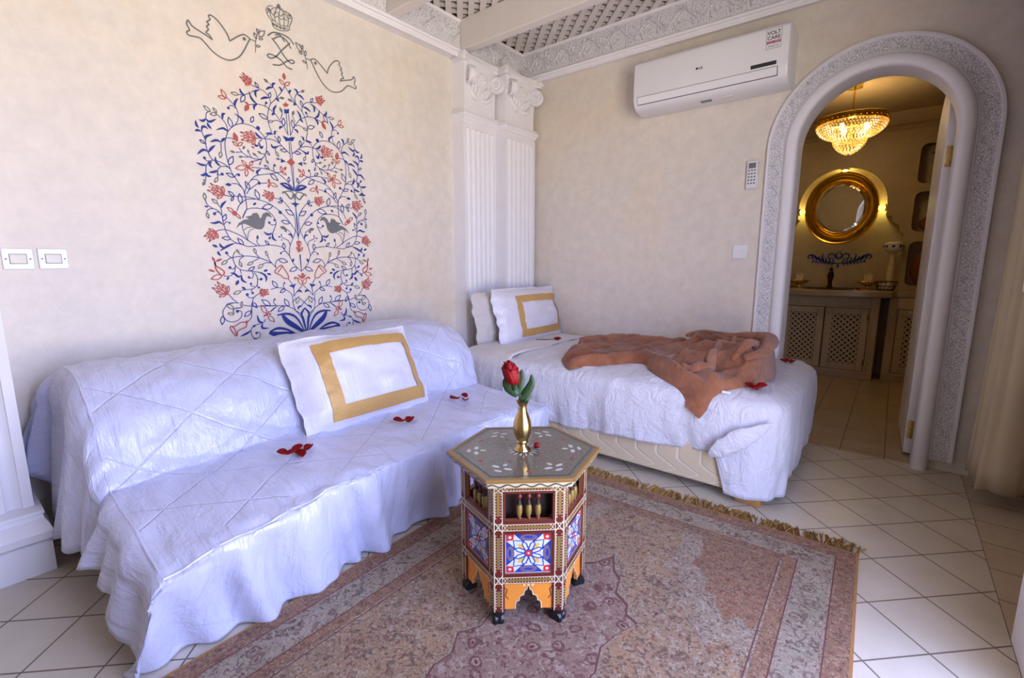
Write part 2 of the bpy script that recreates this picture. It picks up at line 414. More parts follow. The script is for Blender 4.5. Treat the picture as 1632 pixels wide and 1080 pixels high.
# ---- arch surround
def arch_path(s, r, foot):
    Ls = ASP-foot; La = pi*.4
    if s < Ls: return (ACX-r, foot+s), None
    if s < Ls+La:
        a = (s-Ls)/.4; return (ACX-r*cos(a), ASP+r*sin(a)), a
    return (ACX+r, ASP-(s-Ls-La)), None
def arch_sweep(b, prof, foot, n=40):
    ss = [0, ASP-foot]+[ASP-foot+pi*.4*i/n for i in range(1, n)]+[ASP-foot+pi*.4, 2*(ASP-foot)+pi*.4]
    ss = [0, (ASP-foot)/2]+ss[1:-1]+[ss[-2]+(ASP-foot)/2, ss[-1]]
    def f(i, j):
        r, d = prof[j]; (x, z), _ = arch_path(ss[i], r, foot); return (x, YB-d, z)
    b.grid(len(ss), len(prof), f)
    k = len(prof); L = len(b.v)
    b.f.append(tuple(range(L-k, L))); b.m.append(0); b.f.append(tuple(range(L-k*len(ss), L-k*len(ss)+k))); b.m.append(0)
b = MB(); arch_sweep(b, [(.322, -.10), (.322, .05), (.325, .064), (.333, .072), (.348, .075), (.366, .072), (.379, .063), (.386, .045), (.388, -.0)], 0)
o = struct(b.build('door_2', M['white'], angle=60))
b = MB(); arch_sweep(b, [(.386, 0), (.386, .032), (.394, .034), (.398, .026), (.463, .026), (.467, .034), (.478, .032), (.48, 0)], .055); b.build('carved_surround', M['white'], o, angle=30)
r = MB(); Ltot = 2*(ASP-.055)+pi*.4
def afn(u, v, h):
    (x, z), _ = arch_path(u, .399+v, .055); return (x, YB-.0262-h, z)
scroll(r, afn, Ltot, .062, .052, .004)
nn = 120
r.grid(nn, 2, lambda i, j: afn(Ltot*i/(nn-1), .064*j, .0004)); r.build('carved_scrollwork', M['carved'], o)
# ---- fluted pilasters
def fluted(name, x, y0, y1, z0, z1, n, cap=True, base=None):
    o = MB(); m = .02; w = (y1-y0-2*m)/n
    prof = [(y0, 0), (y0, x), (y0+m*.7, x)]
    for i in range(n):
        a = y0+m+i*w
        prof += [(a+w*.12, x), (a+w*.16, x-.006)]+[(a+w*(.16+.68*t), x-.006-.010*sin(pi*t)) for t in (.15, .3, .5, .7, .85)]+[(a+w*.84, x-.006), (a+w*.88, x)]
    prof += [(y1-m*.7, x), (y1, x), (y1, 0)]
    o.grid(2, len(prof), lambda i, j: (prof[j][1], prof[j][0], (z0, z1-.03)[i]))
    o.box((0, y0, z1-.03), (x, y1, z1))
    t = struct(o.build(name, M['white'], angle=25))
    return t
def molding(b, x, y0, y1, z, prof):
    # prof list of (out, dz); goes round front and both sides
    def f(i, j):
        d, dz = prof[j]; P = [(0, y0-d), (x+d, y0-d), (x+d, y1+d), (0, y1+d)]
        return (P[i][0], P[i][1], z+dz)
    b.grid(4, len(prof), f)
    for j in (0, -1):
        d, dz = prof[j]; b.add([(0, y0-d, z+dz), (x+d, y0-d, z+dz), (x+d, y1+d, z+dz), (0, y1+d, z+dz)], [(0, 1, 2, 3)])
def capital(parent, x, y0, y1, z0, z1):
    b = MB(); yc = (y0+y1)/2; hw = (y1-y0)/2; R2 = sqrt(.5)
    molding(b, x-.01, y0+.01, y1-.01, z0-.035, [(0, 0), (.006, 0), (.010, .014), (.018, .02), (.02, .034), (.03, .044), (.032, .056), (.024, .062), (.02, .078), (.002, .082)])
    b.grid(4, 9, lambda i, j: [(0, y0+.012-.020*(j/8)**3), (x-.006+.03*(j/8)**3, y0+.012-.020*(j/8)**3), (x-.006+.03*(j/8)**3, y1-.012+.020*(j/8)**3), (0, y1-.012+.020*(j/8)**3)][i]+(lerp(z0+.04, z1-.03, j/8),))
    n = 12
    pts = [(0, y0-.004), (x+.035, y0-.035)]+[(x+.050-.045*sin(pi*k/n), lerp(y0-.028, y1+.028, k/n)) for k in range(n+1)]+[(x+.035, y1+.035), (0, y1+.004)]
    def ab(d, za, zb):
        b.poly_prism([(p[0]+d if p[0] > 0 else 0, yc+(p[1]-yc)*(1+d*3)) for p in pts], ident, za, zb)
    ab(-.006, z1-.050, z1-.034); ab(.006, z1-.034, z1-.016); ab(-.002, z1-.016, z1)
    cap = b.build('capital', M['white'], parent, angle=30)
    v = MB()
    for s in (-1, 1):
        dx, dy = R2, s*R2; px, py = -dy, dx
        dx, dy = .9, s*.436; px, py = -dy, dx; cx, cy, cz = x+.034, yc+s*(hw-.036), z1-.125
        for side in (-1, 1):
            path = []
            for k in range(44):
                t = k/43; a = pi*.62+2*pi*2.1*t; r = .056*(1-t)**.75+.005
                path.append((cx+dx*r*-cos(a)*-1+px*side*.016, cy+dy*r*cos(a)+py*side*.016, cz+r*sin(a)))
            v.tube(path, lambda t: .0105*(1-.5*t), 8)
        m0 = len(v.v); v.lathe([(.001, -.015), (.050, -.015), (.050, .015), (.001, .015)], (0, 0, 0), 24)
        for q in range(m0, len(v.v)):
            X, Y, Z_ = v.v[q]; v.v[q] = (cx+dx*X+px*Z_, cy+dy*X+py*Z_, cz+Y)
        for side in (-1, 1): v.ball((cx+px*side*.018, cy+py*side*.018, cz), .010, 8)
        # stalk sweeping from the centre up to the volute
        v.tube([(x-.012, yc+s*.01, z1-.20), (x+.004, yc+s*.05, z1-.155), (x+.008, yc+s*.09, z1-.085), (x+.01, yc+s*(hw-.03), z1-.066)], lambda t: .009+.005*t, 8)
        # draped leaf below the volute
        v.tube([(x-.010, yc+s*.02, z1-.245), (x+.004, yc+s*.05, z1-.255), (x+.006, yc+s*.085, z1-.235), (x+.0, yc+s*.12, z1-.19)], lambda t: .008+.010*sin(pi*t), 8)
        for q in range(3):
            v.tube([(x-.012, yc+s*(.018+.028*q), z1-.235+.01*q), (x+.008, yc+s*(.024+.03*q), z1-.20+.012*q), (x+.012, yc+s*(.034+.032*q), z1-.175+.014*q)], lambda t: .013*sin(pi*min(1, t*.85+.15))+.002, 6)
        v.ball((x+.006, yc+s*.04, z1-.125), .014, 8); v.ball((x+.006, yc+s*.062, z1-.14), .010, 8)
    for q in range(-2, 3):
        a = q*.5; v.tube([(x-.004, yc, z1-.12), (x+.012, yc+.03*sin(a), z1-.12+.03*cos(a)), (x+.010, yc+.045*sin(a), z1-.12+.045*cos(a))], lambda t: .010*sin(pi*min(1, t*.8+.2))+.002, 6)
    v.ball((x+.010, yc, z1-.115), .014, 8)
    v.build('scroll_ornament', M['white'], cap, angle=50)
p = fluted('trim_pilaster', .11, 2.42, 2.755, 0, 1.985, 6); capital(p, .115, 2.42, 2.755, 2.02, 2.41)
p2 = fluted('trim_pilaster', .197, 2.757, 3.12, 0, 1.965, 6); capital(p2, .197, 2.757, 3.115, 2.0, 2.40)
p3 = fluted('trim_pilaster', .24, -.22, .148, .2, 1.985, 6); capital(p3, .24, -.22, .148, 2.02, 2.40)
b = MB(); molding(b, .24, -.22, .148, 0, [(0, 0), (.07, 0), (.07, .105), (.062, .108), (.085, .125), (.088, .15), (.07, .17), (.045, .185), (.042, .2), (.052, .205), (.05, .215), (.01, .222)])
b.v = [(x, min(y, .148+(y-.148)*.35) if y > .148 else y, z) for x, y, z in b.v]
b.build('plinth', M['white'], p3, angle=30)
# ---- bathroom shell
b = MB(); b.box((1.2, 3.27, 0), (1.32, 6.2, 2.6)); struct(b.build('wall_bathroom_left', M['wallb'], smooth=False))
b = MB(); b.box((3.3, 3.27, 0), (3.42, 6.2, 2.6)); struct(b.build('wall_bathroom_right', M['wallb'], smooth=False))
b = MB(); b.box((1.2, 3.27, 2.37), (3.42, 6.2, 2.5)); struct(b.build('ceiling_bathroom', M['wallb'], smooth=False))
MURAL = """
Sb1 0 -292 1647 -275 1668 -258 1682 -239 1692 -215 1698 -184 1696 -169 1691 -146 1677 -125 1653 -119 1619 -128 1580 -148 1552 -185 1534 -202 1526
Sb1 0 -148 1552 -173 1545 -200 1548 -220 1554 -237 1565 -251 1585
Sb1 0 -292 1648 -294 1674 -306 1694 -328 1714
Og1 0 -356 1719 -382 1739
Og1 0 -330 1721 -344 1739
Og1 0 -330 1715 -359 1708
Sb1 0 -363 1717 -373 1709 -378 1686
Tb1 0 -378 1686 -391 1673 -407 1675
Tb1 0 -378 1686 -365 1675 -335 1693
Tb1 0 -420 1670 -419 1650 -410 1640
Tb1 0 -374 1670 -370 1656 -359 1646
Tb1 0 -401 1626 -397 1645 -385 1650 -374 1641
Tb1 0 -428 1622 -417 1629 -401 1626
Sb1 0 -401 1627 -401 1625
Tb1 0 -341 1645 -313 1658 -301 1655 -292 1647
Tb1 0 -293 1726 -306 1719 -308 1696
Ob1 0 -272 1669 -282 1713
Sb1 0 -258 1682 -243 1705 -238 1730 -240 1752 -251 1772 -280 1798
Sb1 0 -245 1758 -259 1768 -274 1762
Db1 0.0062 -278 1753
Tb1 0 -246 1766 -247 1783 -231 1807
Or1 0 -283 1794 -301 1827
Or1 0 -286 1791 -317 1795
Tb1 0 -255 1735 -228 1721 -220 1708 -226 1696
Xr1 0 -166 1885 -208 1917
Sb1 0 -89 1687 -100 1726 -100 1760 -90 1797 -80 1818 -51 1850 -24 1883 0 1920
Sb1 0 -89 1687 -125 1651
Sb1 0 -80 1818 -80 1834 -86 1849 -105 1868 -128 1875 -165 1882
Sb1 0 -47 1856 -48 1880 -60 1901 -78 1914
Fg1 0 -81 1913 -104 1928
Tb1 0 -60 1898 -80 1893 -97 1878
Tb1 0 -63 1897 -60 1914 -46 1921
Tb1 0 -32 1909 -22 1902 -21 1889
Tb1 0 -54 1847 -42 1846 -39 1838
Sb1 0 -48 1852 -30 1857
Fg1 0 -33 1858 -6 1862
Tb1 0 -85 1844 -105 1841 -128 1828
Ob1 0 -85 1844 -76 1872
Ob1 0 -131 1878 -146 1900
Tb1 0 -126 1870 -146 1860 -149 1843 -145 1831
Sb1 0 -168 1849 -151 1861 -129 1869
Sb1 0 -230 1823 -201 1830 -169 1846
Og1 0 -228 1823 -260 1823
Tb1 0 -201 1831 -214 1837 -218 1854
Ob1 0 -199 1828 -220 1792
Tb1 0 -178 1851 -171 1825 -159 1810 -144 1802
Sb1 0 -185 1789 -144 1802 -109 1801 -90 1793 -69 1781
Tb1 0 -144 1802 -161 1788 -161 1770
Fr1 0 -185 1791 -207 1754
Fr1 0 -185 1791 -205 1799
Sb1 0 -90 1795 -106 1802 -106 1815
Db1 0.0062 -101 1818
Tb1 0 -51 1820 -67 1797 -66 1779
Tb1 0 -61 1777 -72 1775 -80 1765
Sb1 0 -69 1781 -61 1775 -40 1749 -27 1733 -15 1705
Ob1 0 -102 1744 -143 1760
Og1 0 -99 1732 -76 1739
Sb1 0 -75 1742 -52 1747 -36 1739
Ob1 0 -26 1727 -21 1767
Fg1 0 -25 1788 -37 1815
Sb1 0 -25 1788 -37 1758
Tb1 0 -28 1724 -43 1718 -47 1707
Sb1 0 -15 1705 -5 1687
Sb1 0 -60 1694 -75 1692 -76 1679
Db1 0.0096 -152 1692
Ob1 0 -183 1711 -169 1741
Fr1 0 -1 1949 0 1983
Or1 0 0 1924 -27 1945
Pr1 0 -5 1847 3 1838 12 1838 2 1824 -13 1821 -21 1833 -10 1835
Pb1 0 -15 1811 -2 1810 12 1817 8 1794 -15 1789
Sb1 0 -6 1791 -7 1705 -5 1687
Pb1 0 -36 1680 -18 1677 -4 1674 9 1682 29 1684 16 1662 -5 1660 -20 1655
Sb1 0 -4 1657 -5 1598 -4 1572
Pr1 0 -1 1577 17 1559 -2 1536 -27 1555
Sb1 0 -5 1538 -1 1421
Sb1 0 -1 1379 -2 1371
Sb1 0 0 1333 2 1253 0 1169
Pb1 0 1 1374 3 1356 24 1354 8 1345 0 1331 -9 1344 -26 1351 -5 1356
Wg1 0.008 -3 1391 -23 1374 -40 1393 -56 1405 -63 1396
Wg1 0.006 -3 1391 -14 1410 -38 1410 -60 1402
Dg1 0.012 -2 1391
Sb1 0 2 1091 0 1005
Or1 0 -1 1133 -10 1160
Or1 0 -5 1109 -17 1129
Pr1 0 -5 1163 5 1163 1 1103 -12 1102
Pr1 0 -3 994 13 992 3 965 -4 965
Tr1 0 1 962 -22 987
Or1 0 -2 932 -24 968
Tr1 0 -23 965 -37 969 -44 960
Sb1 0 0 1002 -19 1020 -42 1048 -57 1087 -55 1108 -54 1108 -49 1135 -31 1171 -13 1213 -9 1237 -11 1282 -23 1310 -64 1359 -107 1370
Sb1 0 -219 1360 -182 1353 -152 1346 -119 1331 -84 1305 -46 1265 -11 1211 1 1175
Ob1 0 -182 1356 -196 1401
Fb1 0 -197 1338 -215 1325
Ob1 0 -119 1331 -172 1315
Db1 0.0086 -84 1301
Ob1 0 -16 1293 -56 1318
Ob1 0 -41 1250 -83 1259
Ob1 0 -67 1356 -78 1377
Ob1 0 -69 1354 -91 1349
Xr1 0 -110 1368 -161 1391
Pg1 0 -303 1210 -288 1235 -263 1253 -238 1257 -256 1267 -226 1275 -219 1286 -199 1291 -192 1280 -188 1264 -179 1270 -172 1287 -154 1297 -138 1293 -128 1271 -145 1278 -156 1274 -164 1254 -170 1228 -182 1213 -199 1210 -218 1214 -234 1222 -237 1224 -262 1234 -284 1227
Sb1 0 -270 1258 -251 1295 -228 1309 -195 1313 -197 1313 -156 1308 -129 1290 -114 1266 -110 1246 -122 1217 -133 1193
Tb1 0 -133 1196 -157 1188 -175 1201
Tb1 0 -133 1196 -133 1170 -116 1158
Sb1 0 -114 1241 -132 1235 -142 1244
Db1 0.0062 -144 1247
Db1 0.0051 -118 1260
Fb1 0 -143 1178 -156 1163
Sb1 0 -273 1230 -273 1209 -265 1182 -252 1154 -216 1133
Sg1 0 -268 1203 -254 1215 -234 1219
Sg1 0 -256 1165 -245 1199 -222 1213
Fb1 0 -210 1161 -207 1184
Sb1 0 -202 1132 -213 1147 -211 1161
Ob1 0 -156 1138 -174 1157
Sb1 0 -314 1141 -278 1133 -258 1126 -214 1130 -193 1131 -159 1136 -124 1134 -87 1125 -76 1107 -57 1084
Db1 0.0051 -101 1095
Sb1 0 -101 1098 -85 1107 -67 1102
Ob1 0 -82 1116 -82 1149
Tb1 0 -33 1174 -38 1191 -56 1194
Sb1 0 -31 1171 -40 1203 -60 1220
Fg1 0 -60 1220 -94 1230
Dg1 0.0069 -65 1211
Sb1 0 -48 1135 -56 1161 -85 1175 -90 1189
Fb1 0 -94 1177 -108 1180
Db1 0.0034 -88 1191
Db1 0.0034 -89 1163
Fb1 0 -45 1049 -35 1072
Ob1 0 -21 1022 -64 1004
Sb1 0 -134 1021 -133 1045 -119 1066
Ob1 0 -116 1064 -69 1052
Sb1 0 -205 1071 -156 1049 -132 1021
Sb1 0 -167 1081 -163 1062 -153 1048
Og1 0 -170 1081 -176 1106
Sb1 0 -156 1046 -179 1048 -196 1041
Og1 0 -196 1041 -221 1019
Wr1 0.005 -101 1032 -77 991 -74 967 -98 969 -112 983 -135 995 -141 1004 -123 1024 -107 1035 -102 1027 -126 998
Sb1 0 -75 964 -58 939 -51 914 -54 871
Tb1 0 -51 917 -60 927 -73 927
Tb1 0 -50 914 -48 929 -38 935
Sb1 0 -54 871 -38 892 -2 928
Tb1 0 -37 895 -18 900 -9 889
Sb1 0 -95 910 -69 890 -61 865 -62 835 -53 800 -53 797 -16 762 -2 682
Sb1 0 -169 913 -133 921 -95 913
Xr1 0 -226 898 -180 902
Ob1 0 -136 922 -159 957
Ob1 0 -95 911 -125 895
Sb1 0 -101 916 -104 931 -98 943
Db1 0.0048 -98 943
Sb1 0 -62 841 -47 858 -31 864
Og1 0 -43 833 -27 870
Sb1 0 -22 860 -4 840 -1 837 -19 819 -32 814
Tb1 0 -13 819 -32 814 -37 799
Sb1 0 -223 834 -183 831 -112 826 -82 817 -53 800
Ob1 0 -180 832 -220 864
Ob1 0 -85 821 -106 862
Ob1 0 -110 823 -145 798
Sb1 0 -151 831 -163 847 -157 862
Db1 0.0051 -156 861
Sb1 0 -183 801 -164 817 -143 825
Wb1 0.013 -151 779 -114 783 -76 776 -43 747 -7 671
Wb1 0.028 -124 778 -100 742 -58 709 -10 672
Wb1 0.013 -196 698 -155 711 -108 700 -58 670
Wb1 0.03 -200 694 -155 678 -103 675 -58 670
Wb1 0.012 1 807 -18 783 -20 766 -3 674
Sb1 0 -3 674 -8 733 -13 762
Sb1 0 -56 801 -27 763 -12 729 1 674
Sb1 0 -248 1373 -250 1393 -261 1410 -279 1440 -292 1461 -301 1489 -308 1524 -311 1557 -310 1593 -302 1622 -292 1647 -292 1647
Sb1 0 -248 1373 -246 1366 -244 1320 -248 1298 -270 1258
Sb1 0 -253 1400 -247 1379 -244 1352
Sb1 0 -338 1359 -316 1357 -290 1360 -238 1361 -219 1360
Sb1 0 -290 1292 -280 1314 -268 1328 -239 1350 -190 1356
Ob1 0 -222 1398 -238 1434
Sb1 0 -248 1374 -235 1410 -211 1442 -192 1462 -172 1471 -124 1483 -86 1493 -59 1502
Sb1 0 -239 1375 -224 1396 -215 1403 -197 1418 -177 1431 -134 1439
Db1 0.0075 -174 1433
Sb1 0 -211 1443 -186 1449 -170 1437
Fr1 0 -126 1437 -126 1462
Fr1 0 -126 1437 -131 1414
Or1 0 -123 1439 -84 1428
Tb1 0 -173 1470 -179 1485 -158 1502
Sb1 0 -204 1503 -164 1505 -139 1506 -114 1503 -74 1491 -39 1465 0 1424
Sb1 0 -94 1497 -97 1516 -91 1528
Db1 0.0062 -90 1529
Ob1 0 -119 1507 -141 1523
Ob1 0 -115 1484 -79 1457
Ob1 0 -25 1457 -22 1483
Wb1 0.014 -70 1445 -42 1430 -19 1422 -1 1415
Wb1 0.01 -67 1446 -35 1446 -12 1425 -1 1415
Fr1 0 -46 1512 -29 1532
Or1 0 -56 1502 -59 1530
Or1 0 -56 1502 -33 1491
Pb1 0 -30 1556 -41 1561 -55 1568 -56 1547
Fg1 0 -59 1562 -82 1563
Ob1 0 -19 1609 -54 1609
Sb1 0 -5 1598 -27 1616 -51 1637 -77 1671
Tb1 0 -82 1678 -99 1677 -120 1673
Tb1 0 -79 1676 -73 1685 -74 1696
Sb1 0 -124 1648 -93 1651 -71 1646 -54 1639
Ob1 0 -54 1645 -55 1674
Sb1 0 -40 1629 -61 1627
Tb1 0 -97 1630 -88 1614 -58 1626
Sb1 0 -75 1616 -80 1599
Og1 0 -77 1597 -65 1574
Tb1 0 -168 1672 -159 1657 -138 1648
Sb1 0 -168 1642 -138 1648 -124 1648
Sb1 0 -138 1645 -154 1626 -164 1609
Tb1 0 -176 1617 -172 1607 -158 1611
Tb1 0 -154 1624 -148 1601 -136 1614
Fg1 0 -148 1574 -168 1584
Sb1 0 -129 1576 -148 1574
Sb1 0 -167 1552 -174 1561
Fg1 0 -173 1560 -193 1571
Sb1 0 -148 1552 -157 1532
Fg1 0 -158 1534 -164 1517
Ob1 0 -123 1592 -109 1573
Sb1 0 -129 1571 -129 1561 -129 1547
Fg1 0 -129 1550 -119 1529
Xr1 0 -168 1642 -240 1639
Fr1 0 -256 1608 -266 1652
Or1 0 -255 1590 -276 1608
Or1 0 -255 1592 -231 1611
Fr1 0 -179 1593 -194 1603
Sb1 0 -302 1618 -280 1621 -267 1617
Sb1 0 -237 1567 -268 1561
Fg1 0 -270 1560 -293 1562
Fg1 0 -234 1580 -222 1598
Fg1 0 -207 1566 -213 1584
Sb1 0 -199 1549 -207 1566
Fg1 0 -237 1546 -258 1542
Sb1 0 -212 1547 -237 1546
Or1 0 -226 1500 -276 1487
Or1 0 -225 1508 -245 1529
Or1 0 -224 1489 -233 1456
Or1 0 -209 1510 -193 1534
Or1 0 -211 1494 -193 1486
Dr1 0.0103 -218 1501
Sb1 0 -401 1625 -391 1595 -390 1563 -384 1537 -370 1511 -346 1508 -318 1497 -300 1481
Tb1 0 -391 1590 -385 1609 -358 1622
Ob1 0 -393 1577 -414 1589
Tb1 0 -385 1539 -371 1559 -352 1577
Tb1 0 -387 1544 -405 1548 -430 1524
Sb1 0 -370 1509 -392 1502 -403 1511
Db1 0.0062 -403 1514
Tb1 0 -375 1504 -385 1489 -375 1474
Sb1 0 -385 1502 -399 1482 -404 1453
Tb1 0 -399 1484 -417 1482 -438 1489
Tb1 0 -405 1451 -415 1438 -428 1438
Tb1 0 -404 1453 -399 1438 -383 1437
Sb1 0 -405 1451 -408 1420
Fg1 0 -411 1412 -425 1390
Fg1 0 -405 1414 -422 1418
Tb1 0 -358 1526 -356 1503 -339 1486
Sb1 0 -339 1486 -319 1490 -304 1486
Sb1 0 -341 1485 -354 1468 -353 1448 -340 1450
Db1 0.0069 -337 1453
Tb1 0 -354 1468 -371 1458 -392 1453
Sb1 0 -356 1460 -357 1437
Og1 0 -357 1435 -373 1412
Ob1 0 -286 1447 -319 1460
Sb1 0 -283 1447 -274 1461 -266 1460
Db1 0.0069 -265 1460
Fb1 0 -301 1410 -330 1408
Sb1 0 -300 1416 -274 1416 -257 1402
Ob1 0 -303 1499 -281 1541
Tb1 0 -305 1616 -315 1609 -327 1594
Tb1 0 -327 1594 -345 1600 -372 1587
Sb1 0 -327 1592 -329 1556
Og1 0 -331 1553 -338 1524
Xr1 0 -338 1361 -402 1391
Og1 0 -421 1331 -421 1360
Sb1 0 -421 1330 -412 1307 -392 1294 -373 1287 -361 1267
Og1 0 -370 1318 -393 1337
Sb1 0 -370 1316 -359 1296 -358 1268 -356 1239 -354 1218 -349 1197 -337 1165 -314 1144 -278 1133
Tb1 0 -358 1299 -351 1316 -332 1334
Fb1 0 -411 1300 -429 1302
Sb1 0 -392 1294 -411 1289 -421 1276
Og1 0 -420 1273 -416 1248
Sb1 0 -363 1273 -374 1281 -388 1276
Db1 0.0069 -389 1271
Ob1 0 -356 1241 -340 1273
Sb1 0 -353 1226 -342 1238 -329 1234
Db1 0.0048 -329 1234
Tb1 0 -356 1223 -374 1235 -392 1229 -413 1229
Sb1 0 -391 1192 -373 1199 -346 1201 -309 1188 -272 1168 -252 1152
Xr1 0 -391 1192 -437 1153
Or1 0 -304 1285 -333 1304
Or1 0 -297 1278 -278 1257
Dr1 0.012 -302 1280
Ob1 0 -332 1160 -370 1164
Ob1 0 -278 1134 -301 1164
Tb1 0 -314 1141 -341 1130 -362 1118 -386 1102
Tb1 0 -362 1118 -377 1123 -382 1138
Fb1 0 -392 1120 -415 1130
Ob1 0 -295 1358 -319 1379
Ob1 0 -299 1355 -311 1336
Ob1 0 -269 1328 -271 1374
Tb1 0 -391 1102 -392 1091 -383 1080
Db1 0.0069 -357 1094
Sb1 0 -357 1091 -348 1078 -334 1071
Sb1 0 -317 1103 -328 1086 -332 1067 -325 1037 -306 1017 -285 1010 -259 1007 -204 999
Tb1 0 -218 999 -196 990 -186 972 -191 952
Fb1 0 -197 1005 -174 1013
Fb1 0 -181 994 -159 988
Sb1 0 -358 1062 -331 1073 -283 1080 -238 1078 -203 1069 -175 1058
Og1 0 -358 1058 -385 1040
Sb1 0 -303 1092 -283 1080 -300 1067 -305 1054
Og1 0 -303 1095 -311 1111
Og1 0 -305 1054 -297 1028
Og1 0 -243 1051 -270 1037
Sb1 0 -243 1054 -214 1068
Sb1 0 -225 1093 -208 1071
Og1 0 -225 1093 -231 1119
Sb1 0 -325 1037 -329 1012 -339 996 -356 985 -381 986
Db1 0.0069 -350 1025
Sb1 0 -347 1021 -337 1018 -328 1026
Fb1 0 -359 982 -371 966
Tb1 0 -352 1000 -334 996 -317 981 -303 989
Tb1 0 -303 992 -301 964 -281 951
Sb1 0 -306 1017 -302 995
Ob1 0 -267 1009 -237 1028
Sb1 0 -251 1005 -247 988 -254 974 -265 973
Db1 0.0062 -269 977
Sb1 0 -243 1000 -231 982 -230 962 -236 936 -257 920 -287 918 -311 914
Sb1 0 -227 968 -219 963
Db1 0.0069 -212 967
Sb1 0 -234 936 -231 927
Db1 0.0048 -227 925
Sb1 0 -245 931 -261 934 -265 943
Db1 0.0055 -263 946
Sb1 0 -260 920 -265 906
Db1 0.0062 -260 900
Fb1 0 -290 918 -308 933
Og1 0 -314 911 -348 899
Fb1 0 -317 965 -334 940
Sb1 0 -287 890 -278 878 -256 877
Db1 0.0075 -286 893
Sb1 0 -226 898 -256 877 -266 854 -273 820 -276 797
Ob1 0 -264 854 -247 824
Sb1 0 -370 900 -352 874 -336 859
Xr1 0 -373 900 -427 949
Wr1 0.006 -383 988 -377 1005 -388 1018 -410 1035 -412 1053 -412 1024 -402 1002 -388 988
Or1 0 -388 988 -437 973
Tr1 0 -412 1053 -421 1075
Tr1 0 -408 1053 -380 1067
Tr1 0 -416 1007 -444 1016
Sb1 0 -328 855 -359 857 -380 853
Sb1 0 -383 848 -402 822 -404 803 -400 788 -389 773 -364 765 -336 774 -321 795 -322 813 -334 819
Db1 0.0075 -339 815
Og1 0 -354 829 -385 851
Og1 0 -357 801 -383 809
Og1 0 -319 838 -314 861
Wg1 0.006 -357 801 -354 827 -320 832 -316 841
Sb1 0 -338 856 -354 856 -383 851
Sb1 0 -310 843 -273 835 -218 831 -151 828
Ob1 0 -406 797 -413 756
Ob1 0 -276 812 -311 786
Sb1 0 -270 849 -275 791 -283 772 -300 759
Wr1 0.005 -303 756 -308 736 -331 727 -348 718 -355 695 -369 711 -380 735 -376 746 -363 742 -350 749 -327 760 -303 756
Wr1 0.005 -376 746 -362 731 -355 698
Dr1 0.0069 -302 759
Or1 0 -204 794 -226 837
Or1 0 -197 779 -168 746
Dr1 0.0075 -202 788
Dr1 0.0055 -214 783
Dr1 0.0055 -192 799
Dr1 0.0055 -186 787
Sb1 0 -184 799 -152 823
Tb1 0 -250 789 -243 756 -223 748
Tb1 0 -227 746 -232 722 -198 717
Sb1 0 -210 765 -223 748
Sb1 0 -229 746 -273 736 -286 716 -287 699 -276 674 -254 674 -244 691 -254 704
Db1 0.0062 -262 699
Db1 0.0062 -270 735
Tb1 0 -286 716 -309 702 -339 691
Ob1 0 -276 674 -264 661
Vg1 0.0055 -149 2086 -159 2093 -177 2096 -203 2079 -223 2062 -241 2047
Vg1 0.0055 -241 2047 -246 2068 -263 2095 -287 2120 -309 2129 -319 2122 -314 2110 -329 2095 -320 2089 -332 2075 -325 2067 -337 2050 -325 2045 -313 2028
Vg1 0.0055 -313 2028 -335 2038 -359 2046 -389 2058 -402 2076 -409 2058 -401 2038 -412 2028 -409 2016 -388 2017 -363 2019 -345 2005 -316 1978 -278 1963 -243 1966 -206 1992 -181 2027 -163 2061 -149 2086
Vg1 0.004 -153 2086 -124 2084
Dg1 0.0077 -175 2078
Vg1 0.003 -129 2033 -124 2080 -113 2119 -95 2147
Og1 0 -119 2096 -127 2122
Og1 0 -106 2111 -76 2146
Og1 0 -108 2124 -112 2144
Og1 0 -107 2100 -88 2107
Og1 0 -124 2063 -104 2069
Mg0 0.006 -63 2129 -33 2154 15 2159 47 2151 66 2131
Mg0 0.006 -44 2125 -19 2100 -1 2076 21 2050 44 2038 60 2047 50 2055 20 2040 -15 2013 -52 2004
Mg0 0.006 -36 2124 -2 2146 29 2138 49 2107
Mg0 0.006 45 2132 26 2111 0 2084 -28 2050 -57 2031 -74 2038 -63 2048 -36 2047 -5 2035 17 2015 46 2010
Mg0 0.006 -26 2145 -2 2153 20 2128
Cg0 0.0035 -36 2203 -31 2180 0 2174 42 2187 48 2205 3 2199 -28 2209 -36 2203
Cg0 0.0035 -33 2197 2 2187 44 2195
Cg0 0.0035 -36 2203 -53 2222 -59 2244 -45 2265 -25 2271
Cg0 0.0035 48 2205 65 2239 67 2258 50 2270 30 2271
Cg0 0.0035 -28 2206 -41 2230 -30 2258 -5 2275 1 2279
Cg0 0.0035 -19 2205 -21 2237 -11 2262 3 2280
Cg0 0.0035 3 2202 0 2237 10 2270 5 2281
Cg0 0.0035 23 2202 27 2240 25 2265 5 2281
Cg0 0.0035 40 2204 49 2240 41 2263 5 2281
Cg0 0.0035 -56 2231 -40 2244 -25 2232 -8 2253 11 2241 29 2259 47 2244 66 2254
Cg0 0.003 -22 2222 -5 2235 10 2226 26 2236 42 2231
Cg0 0.003 3 2280 4 2295
Cg0 0.003 -3 2287 12 2291
Dg0 0.0096 4 2280
Dg0 0.0067 -29 2191
Dg0 0.0067 -14 2189
Dg0 0.0067 3 2188
Dg0 0.0067 22 2190
Dg0 0.0077 -45 2249
Dg0 0.0077 57 2262
"""
